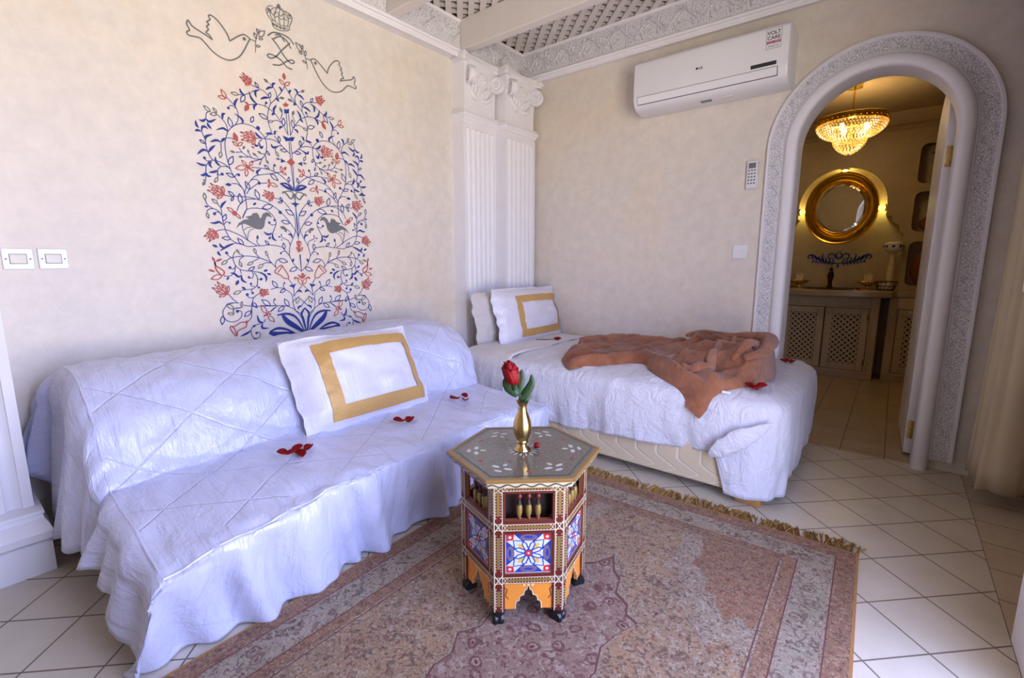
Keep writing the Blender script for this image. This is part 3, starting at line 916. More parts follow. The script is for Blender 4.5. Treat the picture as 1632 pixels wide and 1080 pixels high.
# ================================================================ wall mural
mural = thing('wall_mural', 'blue, red and grey painted flowering tree with doves and crown on the beige wall', 'mural', (0, 1.275, 1.5))
TICK = [0]
def mur_fn(off):
    def f(y, z, h): return (off+h+TICK[0]*1.2e-6, y-1.275, z-1.5)
    return f
def axis(z): return 1.288-(z-.68)*.02
MM = {k: MB() for k in ('vine', 'leafg', 'crown', 'monogram')}
doves = {1: MB(), -1: MB()}; birds = {1: MB(), -1: MB()}
flowers = []
def loop_leaf(b, p, q, fn, lw, fat=.34, fill=False):
    TICK[0] += 1
    dx, dy = q[0]-p[0], q[1]-p[1]; L = sqrt(dx*dx+dy*dy) or 1e-6; nx, ny = -dy/L, dx/L
    prof = [(0, 0), (.12, .45), (.3, .85), (.48, 1), (.66, .8), (.84, .38), (1, 0)]
    up = [(p[0]+dx*t+nx*L*fat*w*.5, p[1]+dy*t+ny*L*fat*w*.5) for t, w in prof]
    dn = [(p[0]+dx*t-nx*L*fat*w*.5, p[1]+dy*t-ny*L*fat*w*.5) for t, w in prof]
    if fill:
        n = len(b.v); b.v += [tuple(fn(a, c, .0008)) for a, c in up+dn[1:-1][::-1]]
        b.f.append(tuple(range(n, len(b.v)))); b.m.append(0)
    else:
        b.ribbon(crom(up, 3), lw, fn, .0008, ridge=False); b.ribbon(crom(dn, 3), lw, fn, .0008, ridge=False)
def lotus(b, p, q, fn):
    dx, dy = q[0]-p[0], q[1]-p[1]; L = sqrt(dx*dx+dy*dy); a = atan2(dy, dx)
    for k, (da, l, f) in enumerate([(0, .72, .5), (.55, .62, .45), (-.55, .62, .45), (1.15, .5, .42), (-1.15, .5, .42), (.28, .92, .22), (-.28, .92, .22)]):
        s = (p[0]+cos(a)*L*.08, p[1]+sin(a)*L*.08)
        loop_leaf(b, s, (s[0]+cos(a+da)*L*l, s[1]+sin(a+da)*L*l), fn, .0042, f)
    e0 = (q[0]-cos(a)*L*.16, q[1]-sin(a)*L*.16); loop_leaf(b, e0, q, fn, .003, .5, True)
    loop_leaf(b, (p[0]-cos(a)*L*.05, p[1]-sin(a)*L*.05), (p[0]+cos(a)*L*.25, p[1]+sin(a)*L*.25), fn, .003, .8, True)
cur = None
for ln in MURAL.strip().split('\n'):
    t = ln.split(); k, c, mir = t[0][0], t[0][1], t[0][2] == '1'; w = float(t[1]); v = list(map(int, t[2:]))
    P0 = [(v[i]/1000, v[i+1]/1000) for i in range(0, len(v), 2)]
    if k in 'PD' and abs(sum(p[0] for p in P0)/len(P0)) < .012: mir = False
    for s in ((1, -1) if mir else (1,)):
        TICK[0] += 1
        P = [(axis(z)+s*y, z) for y, z in P0]
        if k in 'V' or (k in 'DO' and c == 'g' and P0[0][1] > 1.96): b = doves[s] if mir else MM['crown']; fn = mur_fn(.0006)
        elif k == 'M': b = MM['monogram']; fn = mur_fn(.0006)
        elif k == 'C': b = MM['crown']; fn = mur_fn(.0006)
        elif c == 'b': b = MM['vine']; fn = mur_fn(.0004)
        elif c == 'g':
            b = birds[s] if k == 'P' else MM['leafg']; fn = mur_fn(.0008)
        else:
            fn = mur_fn(.0012); cen = (sum(p[0] for p in P)/len(P), sum(p[1] for p in P)/len(P))
            b = None
            for fc, fb in flowers:
                if (fc[0]-cen[0])**2+(fc[1]-cen[1])**2 < .05**2: b = fb; break
            if b is None: b = MB(); flowers.append((cen, b))
        if k in 'SVMCW' :
            lw = {'S': .0034}.get(k, w); Q = crom(P, 4)
            if k == 'W': b.ribbon(Q, (lambda t, w=w: w*(.25+.75*sin(pi*min(1, .08+t*.92)))) if w > .009 else w, fn, .0008, ridge=False)
            else: b.ribbon(Q, lw, fn, .0008, ridge=False)
        elif k == 'T': b.ribbon(crom(P, 4), lambda t: .0012+.0095*sin(pi*t), fn, .0008, ridge=False)
        elif k == 'O': loop_leaf(b, P[0], P[1], fn, .0042, .42)
        elif k == 'F': loop_leaf(b, P[0], P[1], fn, .004, .5, True)
        elif k == 'X': lotus(b, P[0], P[1], fn)
        elif k == 'D':
            r = max(w, .003); n = len(b.v); b.v += [tuple(fn(P[0][0]+r*cos(a*pi/5), P[0][1]+r*sin(a*pi/5), .0008)) for a in range(10)]
            b.f.append(tuple(range(n, n+10))); b.m.append(0)
        elif k == 'P':
            n = len(b.v); b.v += [tuple(fn(p[0], p[1], .0008)) for p in P]; b.f.append(tuple(range(n, n+len(P)))); b.m.append(0)
MM['vine'].build('painted_vines', M['pblue'], mural, smooth=False, fix=False)
MM['leafg'].build('painted_leaves', M['pgrey'], mural, smooth=False, fix=False)
MM['crown'].build('painted_crown', M['pgrey'], mural, smooth=False, fix=False)
MM['monogram'].build('painted_monogram', M['pgrey'], mural, smooth=False, fix=False)
for s in (1, -1):
    doves[s].build('painted_dove', M['pgrey'], mural, smooth=False, fix=False)
    birds[s].build('painted_bird', M['pgrey'], mural, smooth=False, fix=False)
for c, fb in flowers: fb.build('painted_flower', M['pred'], mural, smooth=False, fix=False)
# ================================================================ sofa and its cover
sofa = thing('sofa', 'low divan sofa under the white satin throw along the painted wall', 'sofa', (0, 0, 0))
b = MB(); b.box((.12, .36, .05), (1.02, 1.84, .27)); b.build('seat', M['linen'], sofa, bevel=.03)
b = MB(); b.poly_prism([(.10, .28), (.60, .28), (.52, .5), (.40, .60), (.10, .60)], lambda a, c, h: (a, h, c), .36, 1.84); b.build('backrest', M['linen'], sofa, bevel=.02)
for x in (.16, .96):
    for y in (.42, 1.78):
        b = MB(); b.lathe([(.022, 0), (.03, .052)], (x, y, 0), 12); b.build('leg', M['wood'], sofa)
# cross-sections (x, z): wall side, ridge, back front, crease, seat, seam, hem
SEC = [
 (.28, [(.045, .56), (.09, .645), (.19, .682), (.31, .683), (.43, .66), (.52, .605), (.586, .535), (.635, .44), (.668, .372), (.71, .352), (.80, .345), (.95, .325), (1.08, .30), (1.150, .285), (1.172, .262), (1.175, .2), (1.155, .1), (1.12, .004)]),
 (.46, [(.045, .56), (.09, .65), (.19, .685), (.29, .688), (.41, .665), (.51, .61), (.575, .54), (.62, .45), (.65, .38), (.69, .356), (.80, .352), (.95, .34), (1.08, .326), (1.150, .315), (1.175, .295), (1.172, .2), (1.165, .1), (1.165, .006)]),
 (.80, [(.045, .56), (.08, .655), (.16, .688), (.26, .692), (.39, .67), (.50, .612), (.565, .54), (.61, .45), (.635, .385), (.68, .36), (.80, .357), (.95, .352), (1.08, .345), (1.135, .337), (1.158, .318), (1.15, .2), (1.125, .1), (1.105, .006)]),
 (1.25, [(.045, .56), (.08, .66), (.15, .695), (.25, .70), (.38, .68), (.50, .62), (.57, .545), (.62, .455), (.64, .39), (.69, .366), (.80, .362), (.95, .357), (1.07, .35), (1.115, .342), (1.135, .323), (1.125, .2), (1.105, .1), (1.085, .006)]),
 (1.60, [(.045, .56), (.08, .67), (.15, .705), (.26, .712), (.40, .695), (.52, .635), (.60, .55), (.645, .455), (.665, .39), (.71, .368), (.80, .363), (.95, .359), (1.07, .353), (1.12, .345), (1.14, .325), (1.13, .2), (1.11, .1), (1.09, .006)]),
 (1.80, [(.045, .56), (.10, .675), (.2, .712), (.33, .715), (.45, .70), (.56, .645), (.64, .555), (.675, .455), (.69, .39), (.73, .37), (.83, .364), (.98, .358), (1.12, .35), (1.19, .34), (1.215, .32), (1.20, .2), (1.16, .1), (1.12, .01)]),
 (1.90, [(.045, .55), (.12, .655), (.22, .69), (.35, .695), (.47, .68), (.56, .63), (.635, .545), (.66, .45), (.68, .39), (.72, .368), (.83, .36), (.98, .352), (1.10, .342), (1.16, .33), (1.18, .31), (1.17, .2), (1.14, .1), (1.11, .01)])]
NP = 18; KS = 6
def sec_at(y):
    if y <= SEC[0][0]: return SEC[0][1]
    for (a, A), (c, C) in zip(SEC, SEC[1:]):
        if y <= c:
            t = (y-a)/(c-a); t = t*t*(3-2*t)*.4+t*.6
            return [(lerp(p[0], q[0], t), lerp(p[1], q[1], t)) for p, q in zip(A, C)]
    return SEC[-1][1]
NY = 150; ys = [.28+(1.90-.28)*i/(NY-1) for i in range(NY)]
cov = MB(); uv = []
rows = []
def prof_dense(y):
    P = sec_at(y); return crom(P, KS)
ND = len(prof_dense(.5))
for i, y in enumerate(ys):
    Q = prof_dense(y); row = []; L = 0
    for j, (x, z) in enumerate(Q):
        if j: L += sqrt((x-Q[j-1][0])**2+(z-Q[j-1][1])**2)
        k = j/KS
        # skirt folds grow towards the hem
        if k > 13.5:
            t = min(1, (k-13.5)/3.5)
            yf_ = y-.10*t
            f = .55*vn(yf_*6, 0, 1)+.38*vn(yf_*14, 2, 2)+.26*sin(yf_*46+3*vn(yf_*6, 5))
            x += t**.8*.070*f; yy = y+t*.02*vn(y*9, 3, 4)
            cn = exp(-(y-.28)/.10)
            yy -= .10*t*cn; x -= .09*t*t*cn
            if k > 14: x += .006*vn(y*30, z*8, 6)
        else:
            # gathers along the seams, soft quilting puffs
            yy = y
            n = .006*vn(y*14, k*1.3, 3)+.0035*vn(y*38, k*2, 5)
            g = exp(-((k-13.2)/1.0)**2)*.005*vn(y*60, 1, 8)
            z += n+g; x += n*.6
            if 3 < k < 8.5:
                q = abs(((y*1.0+(k-3)*.18) % .36)/.36-.5)*2; q2 = abs(((y*1.0-(k-3)*.18) % .36)/.36-.5)*2
                pf = .010*min(1, 2.2*min(1-q, 1-q2)); x += pf*.8; z += pf*.5
        row.append((x, yy, z)); uv.append((y, L))
    rows.append(row)
cov.grid(NY, ND, lambda i, j: rows[i][j])
# left end drape
base_row = rows[0]; DR = 16
HEM = [(.0, .30), (.12, .31), (.19, .20), (.26, .11), (.45, .13), (.62, .17), (.78, .20), (.93, .17), (1.03, .08), (1.1, .012), (1.2, .01)]
def drape(row, sgn, hem, flare, seed):
    n0 = len(cov.v); m = len(row); LJ = [0]
    for a_, b_ in zip(row, row[1:]): LJ.append(LJ[-1]+sqrt((a_[0]-b_[0])**2+(a_[2]-b_[2])**2))
    for j, (x, y, z) in enumerate(row):
        hz = interp(x, hem); hz = min(hz, z-.01)
        for d in range(DR):
            t = d/(DR-1); zz = lerp(z, hz, t)
            fo = .55*vn(x*9, t*.7, seed)+.35*sin(x*52+2.5*vn(x*5, 3, seed))+.25*vn(x*26, t, seed+3)
            bul = sgn*(flare*(t**.7)*.6+.042*fo*t**.7+.012*sin(pi*min(1, t*3)))
            if t == 0: bul = 0
            px = x+t*.02*vn(x*11, t*2, seed+1)
            bul *= 1+1.0*exp(-(x/.15)**2)
            Y_ = y+bul
            wj = max(0, (j-(m-22))/21) if sgn < 0 else 0
            if wj > 0:
                fr = rows[0][KS*14:]; q = t*(len(fr)-1); iq = min(len(fr)-2, int(q)); fq = q-iq
                F = [lerp(fr[iq][d_], fr[iq+1][d_], fq) for d_ in range(3)]; wj = wj*wj*(3-2*wj)*min(1, t*5)
                px, Y_, zz = lerp(px, F[0], wj), lerp(Y_, F[1], wj), lerp(zz, F[2], wj)
            cov.v.append((px, Y_, zz)); uv.append((y+sgn*(z-zz), LJ[j]))
    for j in range(m-1):
        for d in range(DR-1):
            cov.f.append((n0+j*DR+d, n0+(j+1)*DR+d, n0+(j+1)*DR+d+1, n0+j*DR+d+1)); cov.m.append(0)
drape(base_row[:KS*15], -1, HEM, .13, 11)
# corner of the skirt swings round to meet the end drape
n0 = len(cov.v); front = [r for r in rows[0][KS*14:]]
drape(rows[-1][:KS*15], 1, [(0, .05), (2, .03)], .045, 31)
cover = cov.build('sofa_cover', M['satin'], smooth=True, uv=uv, angle=70, fix=True, weld=.0006)
so = cover.modifiers.new('thick', 'SOLIDIFY'); so.thickness = .004; so.offset = -1
tag(cover, 'white quilted satin throw draped over the low sofa down to the floor', 'throw')
# seams piping
def seam(name, path, r=.0035):
    s_ = MB(); s_.tube(path, r, 6); return s_.build(name, M['satin'], cover, uv=[(0, 0)]*len(s_.v))
kz = int(KS*13.3)
seam('front_seam', [(rows[i][kz][0]+.001, rows[i][kz][1], rows[i][kz][2]+.003) for i in range(0, NY, 2)])
seam('end_seam', [(p[0], p[1]-.001, p[2]+.002) for p in rows[0][KS*2:KS*13:2]])
# ================================================================ pillows
def pillow(name, label, C, rv, uvv, w, h, th, band=None, mat='pillow', group=None, bu=(-.62, .86), bv=(-.80, .72), seed=0, inset=.17):
    C = Vector(C); rv = Vector(rv).normalized(); uvv = Vector(uvv).normalized(); nv = rv.cross(uvv)
    def surf(u, v, side, off=0):
        pin = 1-.05*(1-v*v)*u*u
        pin2 = 1-.07*(1-u*u)*v*v
        a = max(0, 1-(abs(u)*1.06)**3)*max(0, 1-(abs(v)*1.08)**3)
        d = th/2*a**.55+.003*min(1, (1-max(abs(u), abs(v)))*30)
        ed = max(abs(u), abs(v))**6
        fl = .009*ed*vn(u*5, v*5, seed+9)+.012*vn(u*3, v*3, seed)+.005*vn(u*9, v*8, seed)
        p = C+rv*(u*w/2*pin2*1.0)+uvv*(v*h/2*pin)+nv*(side*(d+off)+fl)
        return (p.x-C.x, p.y-C.y, p.z-C.z)
    r = thing(name, label, 'pillow', tuple(C), 0, group)
    b = MB(); N = 34; uvs = []
    for s in (1, -1):
        b.grid(N, N, lambda i, j: surf(i/(N-1)*2-1, j/(N-1)*2-1, s))
        uvs += [(i/(N-1)*w+s, j/(N-1)*h) for i in range(N) for j in range(N)]
    o = b.build('pillow_cover', M[mat], r, uv=uvs, angle=75, weld=.0004)
    if band:
        g = MB(); u0, u1 = bu; v0, v1 = bv; bwu = band*2/w; bwv = band*2/h; K = 26
        def strip(ua, ub, va, vb, nu, nv):
            g.grid(nu, nv, lambda i, j: surf(lerp(ua, ub, i/(nu-1)), lerp(va, vb, j/(nv-1)), 1, .0045))
        strip(u0, u1, v1-bwv, v1, K, 4); strip(u0, u1, v0, v0+bwv, K, 4); strip(u0, u0+bwu, v0+bwv, v1-bwv, 4, K); strip(u1-bwu, u1, v0+bwv, v1-bwv, 4, K)
        g.build('gold_band', M['gold'], r, angle=70)
    return r
pillow('throw_pillow', 'white satin pillow with shiny gold border leaning on the low sofa', (.625, 1.205, .54), (0, 1, .005), (-.20, 0, .37), .635, .42, .19, .056, seed=1, bu=(-.70, .90), bv=(-.86, .78))
pillow('bed_pillow', 'white pillow with gold border standing at the head of the bed', (.41, 2.765, .675), (0, 1, 0), (-.10, 0, .35), .74, .40, .16, .05, seed=2, bu=(-.55, .9), bv=(-.8, .66))
pillow('bed_pillow', 'plain off-white pillow behind the gold-bordered one on the bed', (.285, 2.64, .655), (-.02, 1, 0), (-.05, 0, .35), .66, .38, .12, None, 'linen', seed=3)
# ================================================================ bed
bed = thing('bed', 'single bed with beige quilted base and honey wood corner legs', 'bed', (1.18, 2.64, 0))
def bl(p): return (p[0]-1.18, p[1]-2.64, p[2])
def bbox(name, a, c, m, bev): b = MB(); b.box(bl(a), bl(c)); return b.build(name, m, bed, bevel=bev)
bbox('bed_base', (.24, 2.14, .045), (2.09, 3.10, .24), M['base'], .012)
bbox('mattress', (.215, 2.135, .242), (2.09, 3.10, .44), M['sheet'], .05)
for x, y in ((2.085, 2.16), (.27, 2.19), (2.07, 3.05), (.27, 3.05)):
    b = MB(); q = .05
    pts = [bl((x-.07, y-.005, 0))[:2], bl((x+.035, y-.015, 0))[:2], bl((x+.045, y+.085, 0))[:2], bl((x+.0, y+.09, 0))[:2]]
    b.poly_prism(pts, ident, 0, .045); b.build('leg', M['wood'], bed, bevel=.004)
# duvet: sheet over the mattress, rounded at the front edge and the foot end
BX0, BX1, BY0, BY1, BZ = .60, 2.19, 2.125, 3.13, .495
def hemz(s, L1, L2):  # s: path length from head end of front side
    return s
def duvet_mesh(name, mat, x0, zt, front_hem, foot, off, seed, parent=None):
    b = MB(); uvs = []
    R = .13
    path = []  # (outer point, inward direction foot, inner point)
    nF = 90
    xe = BX1+off
    yf = BY0-off
    for i in range(nF): x = lerp(x0, xe-R if foot else foot_x, i/(nF-1)); path.append(((x, yf), (0, -1), (min(x, xe-.3), BY1)))
    if foot:
        for i in range(1, 25):
            a = pi/2*i/24; path.append(((xe-R+R*sin(a), yf+R-R*cos(a)), (sin(a), -cos(a)), (xe-.3, BY1)))
        for i in range(1, 46): y = lerp(yf+R, BY1, i/45); path.append(((xe, y), (1, 0), (xe-.3, BY1)))
    s = 0; NT_ = 30; NS = 26; rr = .075
    tot = len(path)
    for k, (P, nrm, I) in enumerate(path):
        if k: s += sqrt((P[0]-path[k-1][0][0])**2+(P[1]-path[k-1][0][1])**2)
        hem = front_hem(P, k/(tot-1))
        for j in range(NT_+NS):
            if j < NT_:
                t = j/(NT_-1); px, py = lerp(I[0], P[0]-nrm[0]*rr, t), lerp(I[1], P[1]-nrm[1]*rr, t)
                e = sqrt((px-P[0])**2+(py-P[1])**2)
                z = zt+.010*vn(px*5, py*5, seed)+.004*vn(px*17, py*17, seed+1)-.018*exp(-(e/.10)**2)
                L = sqrt((px-I[0])**2+(py-I[1])**2)
                if L < .12: z -= .012*(1-L/.12)
            else:
                q = (j-NT_+1)/NS; arc = pi/2*rr; Ltot = arc+(zt-.02-rr-hem); l = q*Ltot
                z0 = zt-.018
                if l < arc: a = l/rr; px = P[0]-nrm[0]*rr*(1-sin(a)); py = P[1]-nrm[1]*rr*(1-sin(a)); z = z0-rr*(1-cos(a)); d = 0
                else: px, py = P; z = z0-rr-(l-arc); d = (l-arc)/(Ltot-arc)
                fo = .5*vn(s*6, z*3, seed+2)+.35*vn(s*15, z*4, seed+3)+.2*vn(s*34, z*9, seed+4)
                w_ = (.010+.026*d)*fo + .012*sin(pi*d)
                px += nrm[0]*w_; py += nrm[1]*w_
                L = L + 0 if l == 0 else L
            b.v.append((px, py, z)); uvs.append((P[0]+P[1], (j/(NT_+NS))*1.5))
    nn = NT_+NS
    for k in range(tot-1):
        for j in range(nn-1):
            b.f.append((k*nn+j, (k+1)*nn+j, (k+1)*nn+j+1, k*nn+j+1)); b.m.append(0)
    o = b.build(name, mat, parent, uv=uvs, angle=80)
    so = o.modifiers.new('thick', 'SOLIDIFY'); so.thickness = .014; so.offset = -1
    return o
def fh(P, t):
    x, y = P
    if y < BY0+.05 and x < 1.93: return lerp(.135, .20, max(0, (x-.7)/1.23))+.006*sin(x*14)
    if x < 1.975: return lerp(.20, .045, (x-1.93)/.045)
    if y < 2.5: return .035+.02*max(0, y-2.2)/.3
    return .05+.03*(y-2.5)
foot_x = 0
duvet = duvet_mesh('duvet', M['cotton'], .60, BZ, fh, True, 0, 41)
tag(duvet, 'puffy white cotton duvet covering the bed and hanging over its foot', 'duvet')
foot_x = .72
fold = duvet_mesh('turned_back_fold', M['sheet'], .34, BZ+.012, lambda P, t: .215+.02*sin(P[0]*12), False, .016, 61, duvet)
# rolled corner fold of the duvet at the foot
def soft_roll(name, pts, wfn, parent, m, seed):
    b = MB(); Q = crom(pts, 8); k = len(Q); uvs = []; n = 14
    for i, p in enumerate(Q):
        t = Vector(Q[min(i+1, k-1)])-Vector(Q[max(i-1, 0)]); t.normalize(); sd = t.cross(Vector((.25, -1, .1))).normalized(); up = sd.cross(t)
        w1, w2 = wfn(i/(k-1))
        for a in range(n):
            an = 2*pi*a/n; q = Vector(p)+sd*cos(an)*w1*(1+.12*vn(i*.4, a*.6, seed))+up*sin(an)*w2*(1+.2*vn(i*.5, a, seed+1)); b.v.append(tuple(q)); uvs.append((i*.015+seed, a*.02))
    for i in range(k-1):
        for a in range(n): b.f.append((i*n+a, i*n+(a+1) % n, (i+1)*n+(a+1) % n, (i+1)*n+a)); b.m.append(0)
    b.f.append(tuple(range(n-1, -1, -1))); b.f.append(tuple((k-1)*n+a for a in range(n))); b.m += [0, 0]
    return b.build(name, m, parent, uv=uvs, angle=80)
soft_roll('corner_fold', [(2.15, 2.115, .40), (2.08, 2.098, .345), (2.01, 2.086, .29), (1.945, 2.084, .235), (1.915, 2.092, .20)], lambda t: (.002+.040*sin(pi*t), .001+.011*sin(pi*t)), duvet, M['cotton'], 5)
# ================================================================ bathrobe
RP = [(1.12, 2.165), (1.02, 2.27), (.94, 2.5), (.88, 2.78), (.98, 2.97), (1.2, 3.03), (1.5, 3.03), (1.75, 3.0), (1.93, 2.98), (2.03, 2.8), (2.07, 2.5), (2.03, 2.30), (1.95, 2.2), (1.895, 2.135), (1.862, 2.085), (1.835, 2.10), (1.72, 2.165), (1.62, 2.22), (1.53, 2.32), (1.46, 2.40), (1.36, 2.34), (1.25, 2.235), (1.17, 2.175)]
RP = crom(RP, 5, True)
def inside(x, y):
    c = False; j = len(RP)-1
    for i in range(len(RP)):
        a, d = RP[i], RP[j]
        if (a[1] > y) != (d[1] > y) and x < (d[0]-a[0])*(y-a[1])/(d[1]-a[1])+a[0]: c = not c
        j = i
    return c
def near(x, y, poly, closed=True):
    best = (9, None); n = len(poly)
    for i in range(n if closed else n-1):
        a, d = poly[i], poly[(i+1) % n]; vx, vy = d[0]-a[0], d[1]-a[1]; L = vx*vx+vy*vy
        t = max(0, min(1, ((x-a[0])*vx+(y-a[1])*vy)/L)) if L else 0
        px, py = a[0]+vx*t, a[1]+vy*t; r = sqrt((x-px)**2+(y-py)**2)
        if r < best[0]: best = (r, (px, py))
    return best
def bedz(x, y):
    e = y-BY0
    if e < .0: return BZ-.018-.075-(-e)*1.0
    z = BZ-.018*exp(-(e/.10)**2)
    if e < .075: z -= .075*(1-sqrt(max(0, 1-((.075-e)/.075)**2)))
    return z
RIDGE = [([(1.14, 2.13), (1.25, 2.26), (1.42, 2.42)], .045, .035), ([(1.05, 2.28), (1.20, 2.46), (1.38, 2.66)], .035, .018), ([(.98, 2.42), (1.14, 2.66), (1.36, 2.84)], .04, .02),
 ([(.92, 2.66), (1.1, 2.88), (1.45, 2.93)], .06, .04), ([(1.43, 2.55), (1.60, 2.30), (1.83, 2.12)], .05, .035), ([(1.5, 2.70), (1.68, 2.42), (1.88, 2.20)], .035, .02),
 ([(1.46, 2.43), (1.56, 2.31), (1.75, 2.16), (1.85, 2.09)], .018, .02), ([(2.0, 2.31), (1.94, 2.19), (1.88, 2.09)], .022, .02),
 ([(1.62, 2.80), (1.68, 2.90), (1.85, 2.84), (2.0, 2.70), (2.03, 2.5), (1.98, 2.38)], .07, .075), ([(1.72, 2.70), (1.84, 2.62), (1.92, 2.5)], .15, .055), ([(1.64, 2.62), (1.78, 2.62), (1.92, 2.52)], .04, .03), ([(1.66, 2.48), (1.8, 2.44), (1.95, 2.40)], .03, .035), ([(1.42, 2.62), (1.5, 2.8), (1.5, 2.98)], .05, .025)]
VAL = [([(1.05, 2.20), (1.22, 2.37), (1.45, 2.52)], .013, -.028), ([(1.0, 2.36), (1.15, 2.55), (1.40, 2.74)], .013, -.02), ([(1.46, 2.48), (1.40, 2.66), (1.44, 2.9)], .016, -.02), ([(1.58, 2.5), (1.68, 2.56), (1.9, 2.47), (2.0, 2.40)], .012, -.03), ([(1.60, 2.38), (1.78, 2.34), (1.96, 2.33)], .013, -.03), ([(1.64, 2.74), (1.76, 2.73), (1.95, 2.62)], .014, -.035), ([(1.66, 2.82), (1.72, 2.86), (1.80, 2.80)], .03, -.045)]
DR_ = [(crom(p, 5), w, a) for p, w, a in RIDGE+VAL]
def robe_h(x, y, sd):
    e = 1-exp(-sd/.022); h = .034*e
    for p, w, a in DR_: h += a*1.25*exp(-(near(x, y, p, False)[0]/w)**2)*min(1, sd/.02+.1)
    q = y-.42*x if x < 1.5 else y+.55*(x-1.5)-.63; p_ = x+.4*y
    h += (.012*vn(q*34, p_*5, 7)+.007*vn(q*70, p_*9, 8))*e
    return max(.004, h+(.005*vn(x*26, y*26, 5)+.002*vn(x*60, y*60, 6))*e)
G = .0135; nx_, ny_ = int(1.26/G), int(1.02/G); rb = MB(); idx = {}; ins = {}
for i in range(nx_):
    for j in range(ny_): ins[i, j] = inside(.85+i*G, 2.04+j*G)
def rv_(i, j):
    if (i, j) in idx: return idx[i, j]
    x, y = .85+i*G, 2.04+j*G; r, q = near(x, y, RP)
    if not ins[i, j]: x, y = q; h = .002
    else: h = robe_h(x, y, r)
    idx[i, j] = len(rb.v); rb.v.append((x-1.5, (y if y > BY0-.005 else BY0-.01-(BY0-y)*.2)-2.6-(.012 if y < BY0 else 0), bedz(x, y)+h-.5)); return idx[i, j]
for i in range(nx_-1):
    for j in range(ny_-1):
        if ins[i, j] or ins[i+1, j] or ins[i, j+1] or ins[i+1, j+1]:
            rb.f.append((rv_(i, j), rv_(i+1, j), rv_(i+1, j+1), rv_(i, j+1))); rb.m.append(0)
robe = thing('bathrobe', 'brown plush bathrobe laid crumpled and folded across the white bed', 'bathrobe', (1.5, 2.6, .5))
o = rb.build('robe_body', M['robe'], robe, angle=80)
def cloth_strap(name, pts, w, th, m=M['robe']):
    b = MB(); Q = [(p[0], p[1], max(bedz(p[0], p[1])+robe_h(p[0], p[1], near(p[0], p[1], RP)[0])+th*.5, 0)) for p in crom([q[:2] for q in pts], 7)]; k = len(Q)
    for i in range(k): Q[i] = (Q[i][0], Q[i][1], sum(Q[max(0, min(k-1, i+d_))][2] for d_ in range(-3, 4))/7)
    for i, p in enumerate(Q):
        t = Vector(Q[min(i+1, k-1)])-Vector(Q[max(i-1, 0)]); t.normalize(); sd = t.cross(Vector((0, -.35, 1))).normalized(); up = sd.cross(t)
        tp = min(1, .12+3.5*i/(k-1), .12+3.5*(k-1-i)/(k-1))**.5
        for a in range(10):
            an = 2*pi*a/10; q = Vector(p)+sd*cos(an)*w/2*tp*(1+.15*vn(i*.5, a, 3))+up*sin(an)*th/2*tp; b.v.append((q.x-1.5, q.y-2.6, q.z-.5))
    for i in range(k-1):
        for a in range(10): b.f.append((i*10+a, i*10+(a+1) % 10, (i+1)*10+(a+1) % 10, (i+1)*10+a)); b.m.append(0)
    b.f.append(tuple(range(9, -1, -1))); b.f.append(tuple((k-1)*10+a for a in range(10))); b.m += [0, 0]
    return b.build(name, m, robe, angle=80)
cloth_strap('belt', [(1.80, 2.86, .60), (1.815, 2.76, .632), (1.80, 2.62, .62), (1.80, 2.5, .60), (1.815, 2.40, .575), (1.85, 2.30, .54)], .05, .026, M['robe2'])
cloth_strap('belt_loop', [(1.66, 2.36, .555), (1.58, 2.44, .575), (1.60, 2.53, .585), (1.70, 2.56, .60), (1.82, 2.52, .612)], .04, .026, M['robe2'])
cloth_strap('collar', [(1.56, 2.78, .575), (1.62, 2.90, .60), (1.70, 2.95, .612), (1.80, 2.93, .63), (1.92, 2.83, .625), (2.01, 2.68, .61), (2.045, 2.5, .59), (2.03, 2.38, .56), (1.98, 2.31, .535)], .07, .055)
cloth_strap('collar', [(1.72, 2.80, .60), (1.82, 2.74, .625), (1.92, 2.62, .625), (1.98, 2.48, .60), (1.97, 2.38, .57), (1.92, 2.34, .55)], .05, .035)
cloth_strap('cuff', [(1.74, 2.20, .535), (1.78, 2.23, .54), (1.82, 2.27, .545), (1.85, 2.31, .545)], .05, .03)
b = MB(); b.box((1.93-1.5, 2.165-2.6, .478-.5), (1.965-1.5, 2.18-2.6, .488-.5)); b.build('white_tag', M['plastic'], robe)
# ================================================================ rose petals
def petal(x, y, z, a, sz, lab, grp, k):
    b = MB(); n = 7
    def f(i, j):
        u, v = i/(n-1)*2-1, j/(n-1); w = sin(pi*min(1, .12+v*.85))**.6
        X = u*w*sz*.5; Y = v*sz; Z = .35*sz*(u*u*w)+.28*sz*v*v+.05*sz*vn(u*2+k, v*2)
        return (X*cos(a)-Y*sin(a), X*sin(a)+Y*cos(a), Z+.002)
    b.grid(n, n, f); o = b.build('rose_petal', M['rose'], angle=80)
    so = o.modifiers.new('t', 'SOLIDIFY'); so.thickness = .001
    o.location = (x, y, z); return tag(o, lab, 'petal', grp)
def clump(x, y, z, n, lab, grp, sz=.035, r=.025, seed=0):
    rnd = random.Random(seed)
    for k in range(n): a = 2*pi*k/n+rnd.random(); petal(x+r*cos(a)*rnd.uniform(.3, 1.2), y+r*sin(a)*rnd.uniform(.5, 1.4), z+.004*k, rnd.random()*6.3, sz*rnd.uniform(.8, 1.15), lab, grp, k+seed)
clump(.861, .774, .362, 5, 'red rose petal in the largest clump on the front half of the sofa seat', 'petals on the sofa seat, nearest clump', .042, .03, 1)
clump(.892, 1.235, .366, 3, 'red rose petal in the middle clump just in front of the gold-bordered sofa pillow', 'petals on the sofa seat, middle clump', .036, .018, 2)
clump(.851, 1.625, .37, 4, 'red rose petal in the clump at the sofa seat end towards the bed', 'petals on the sofa seat, far clump', .04, .026, 3)
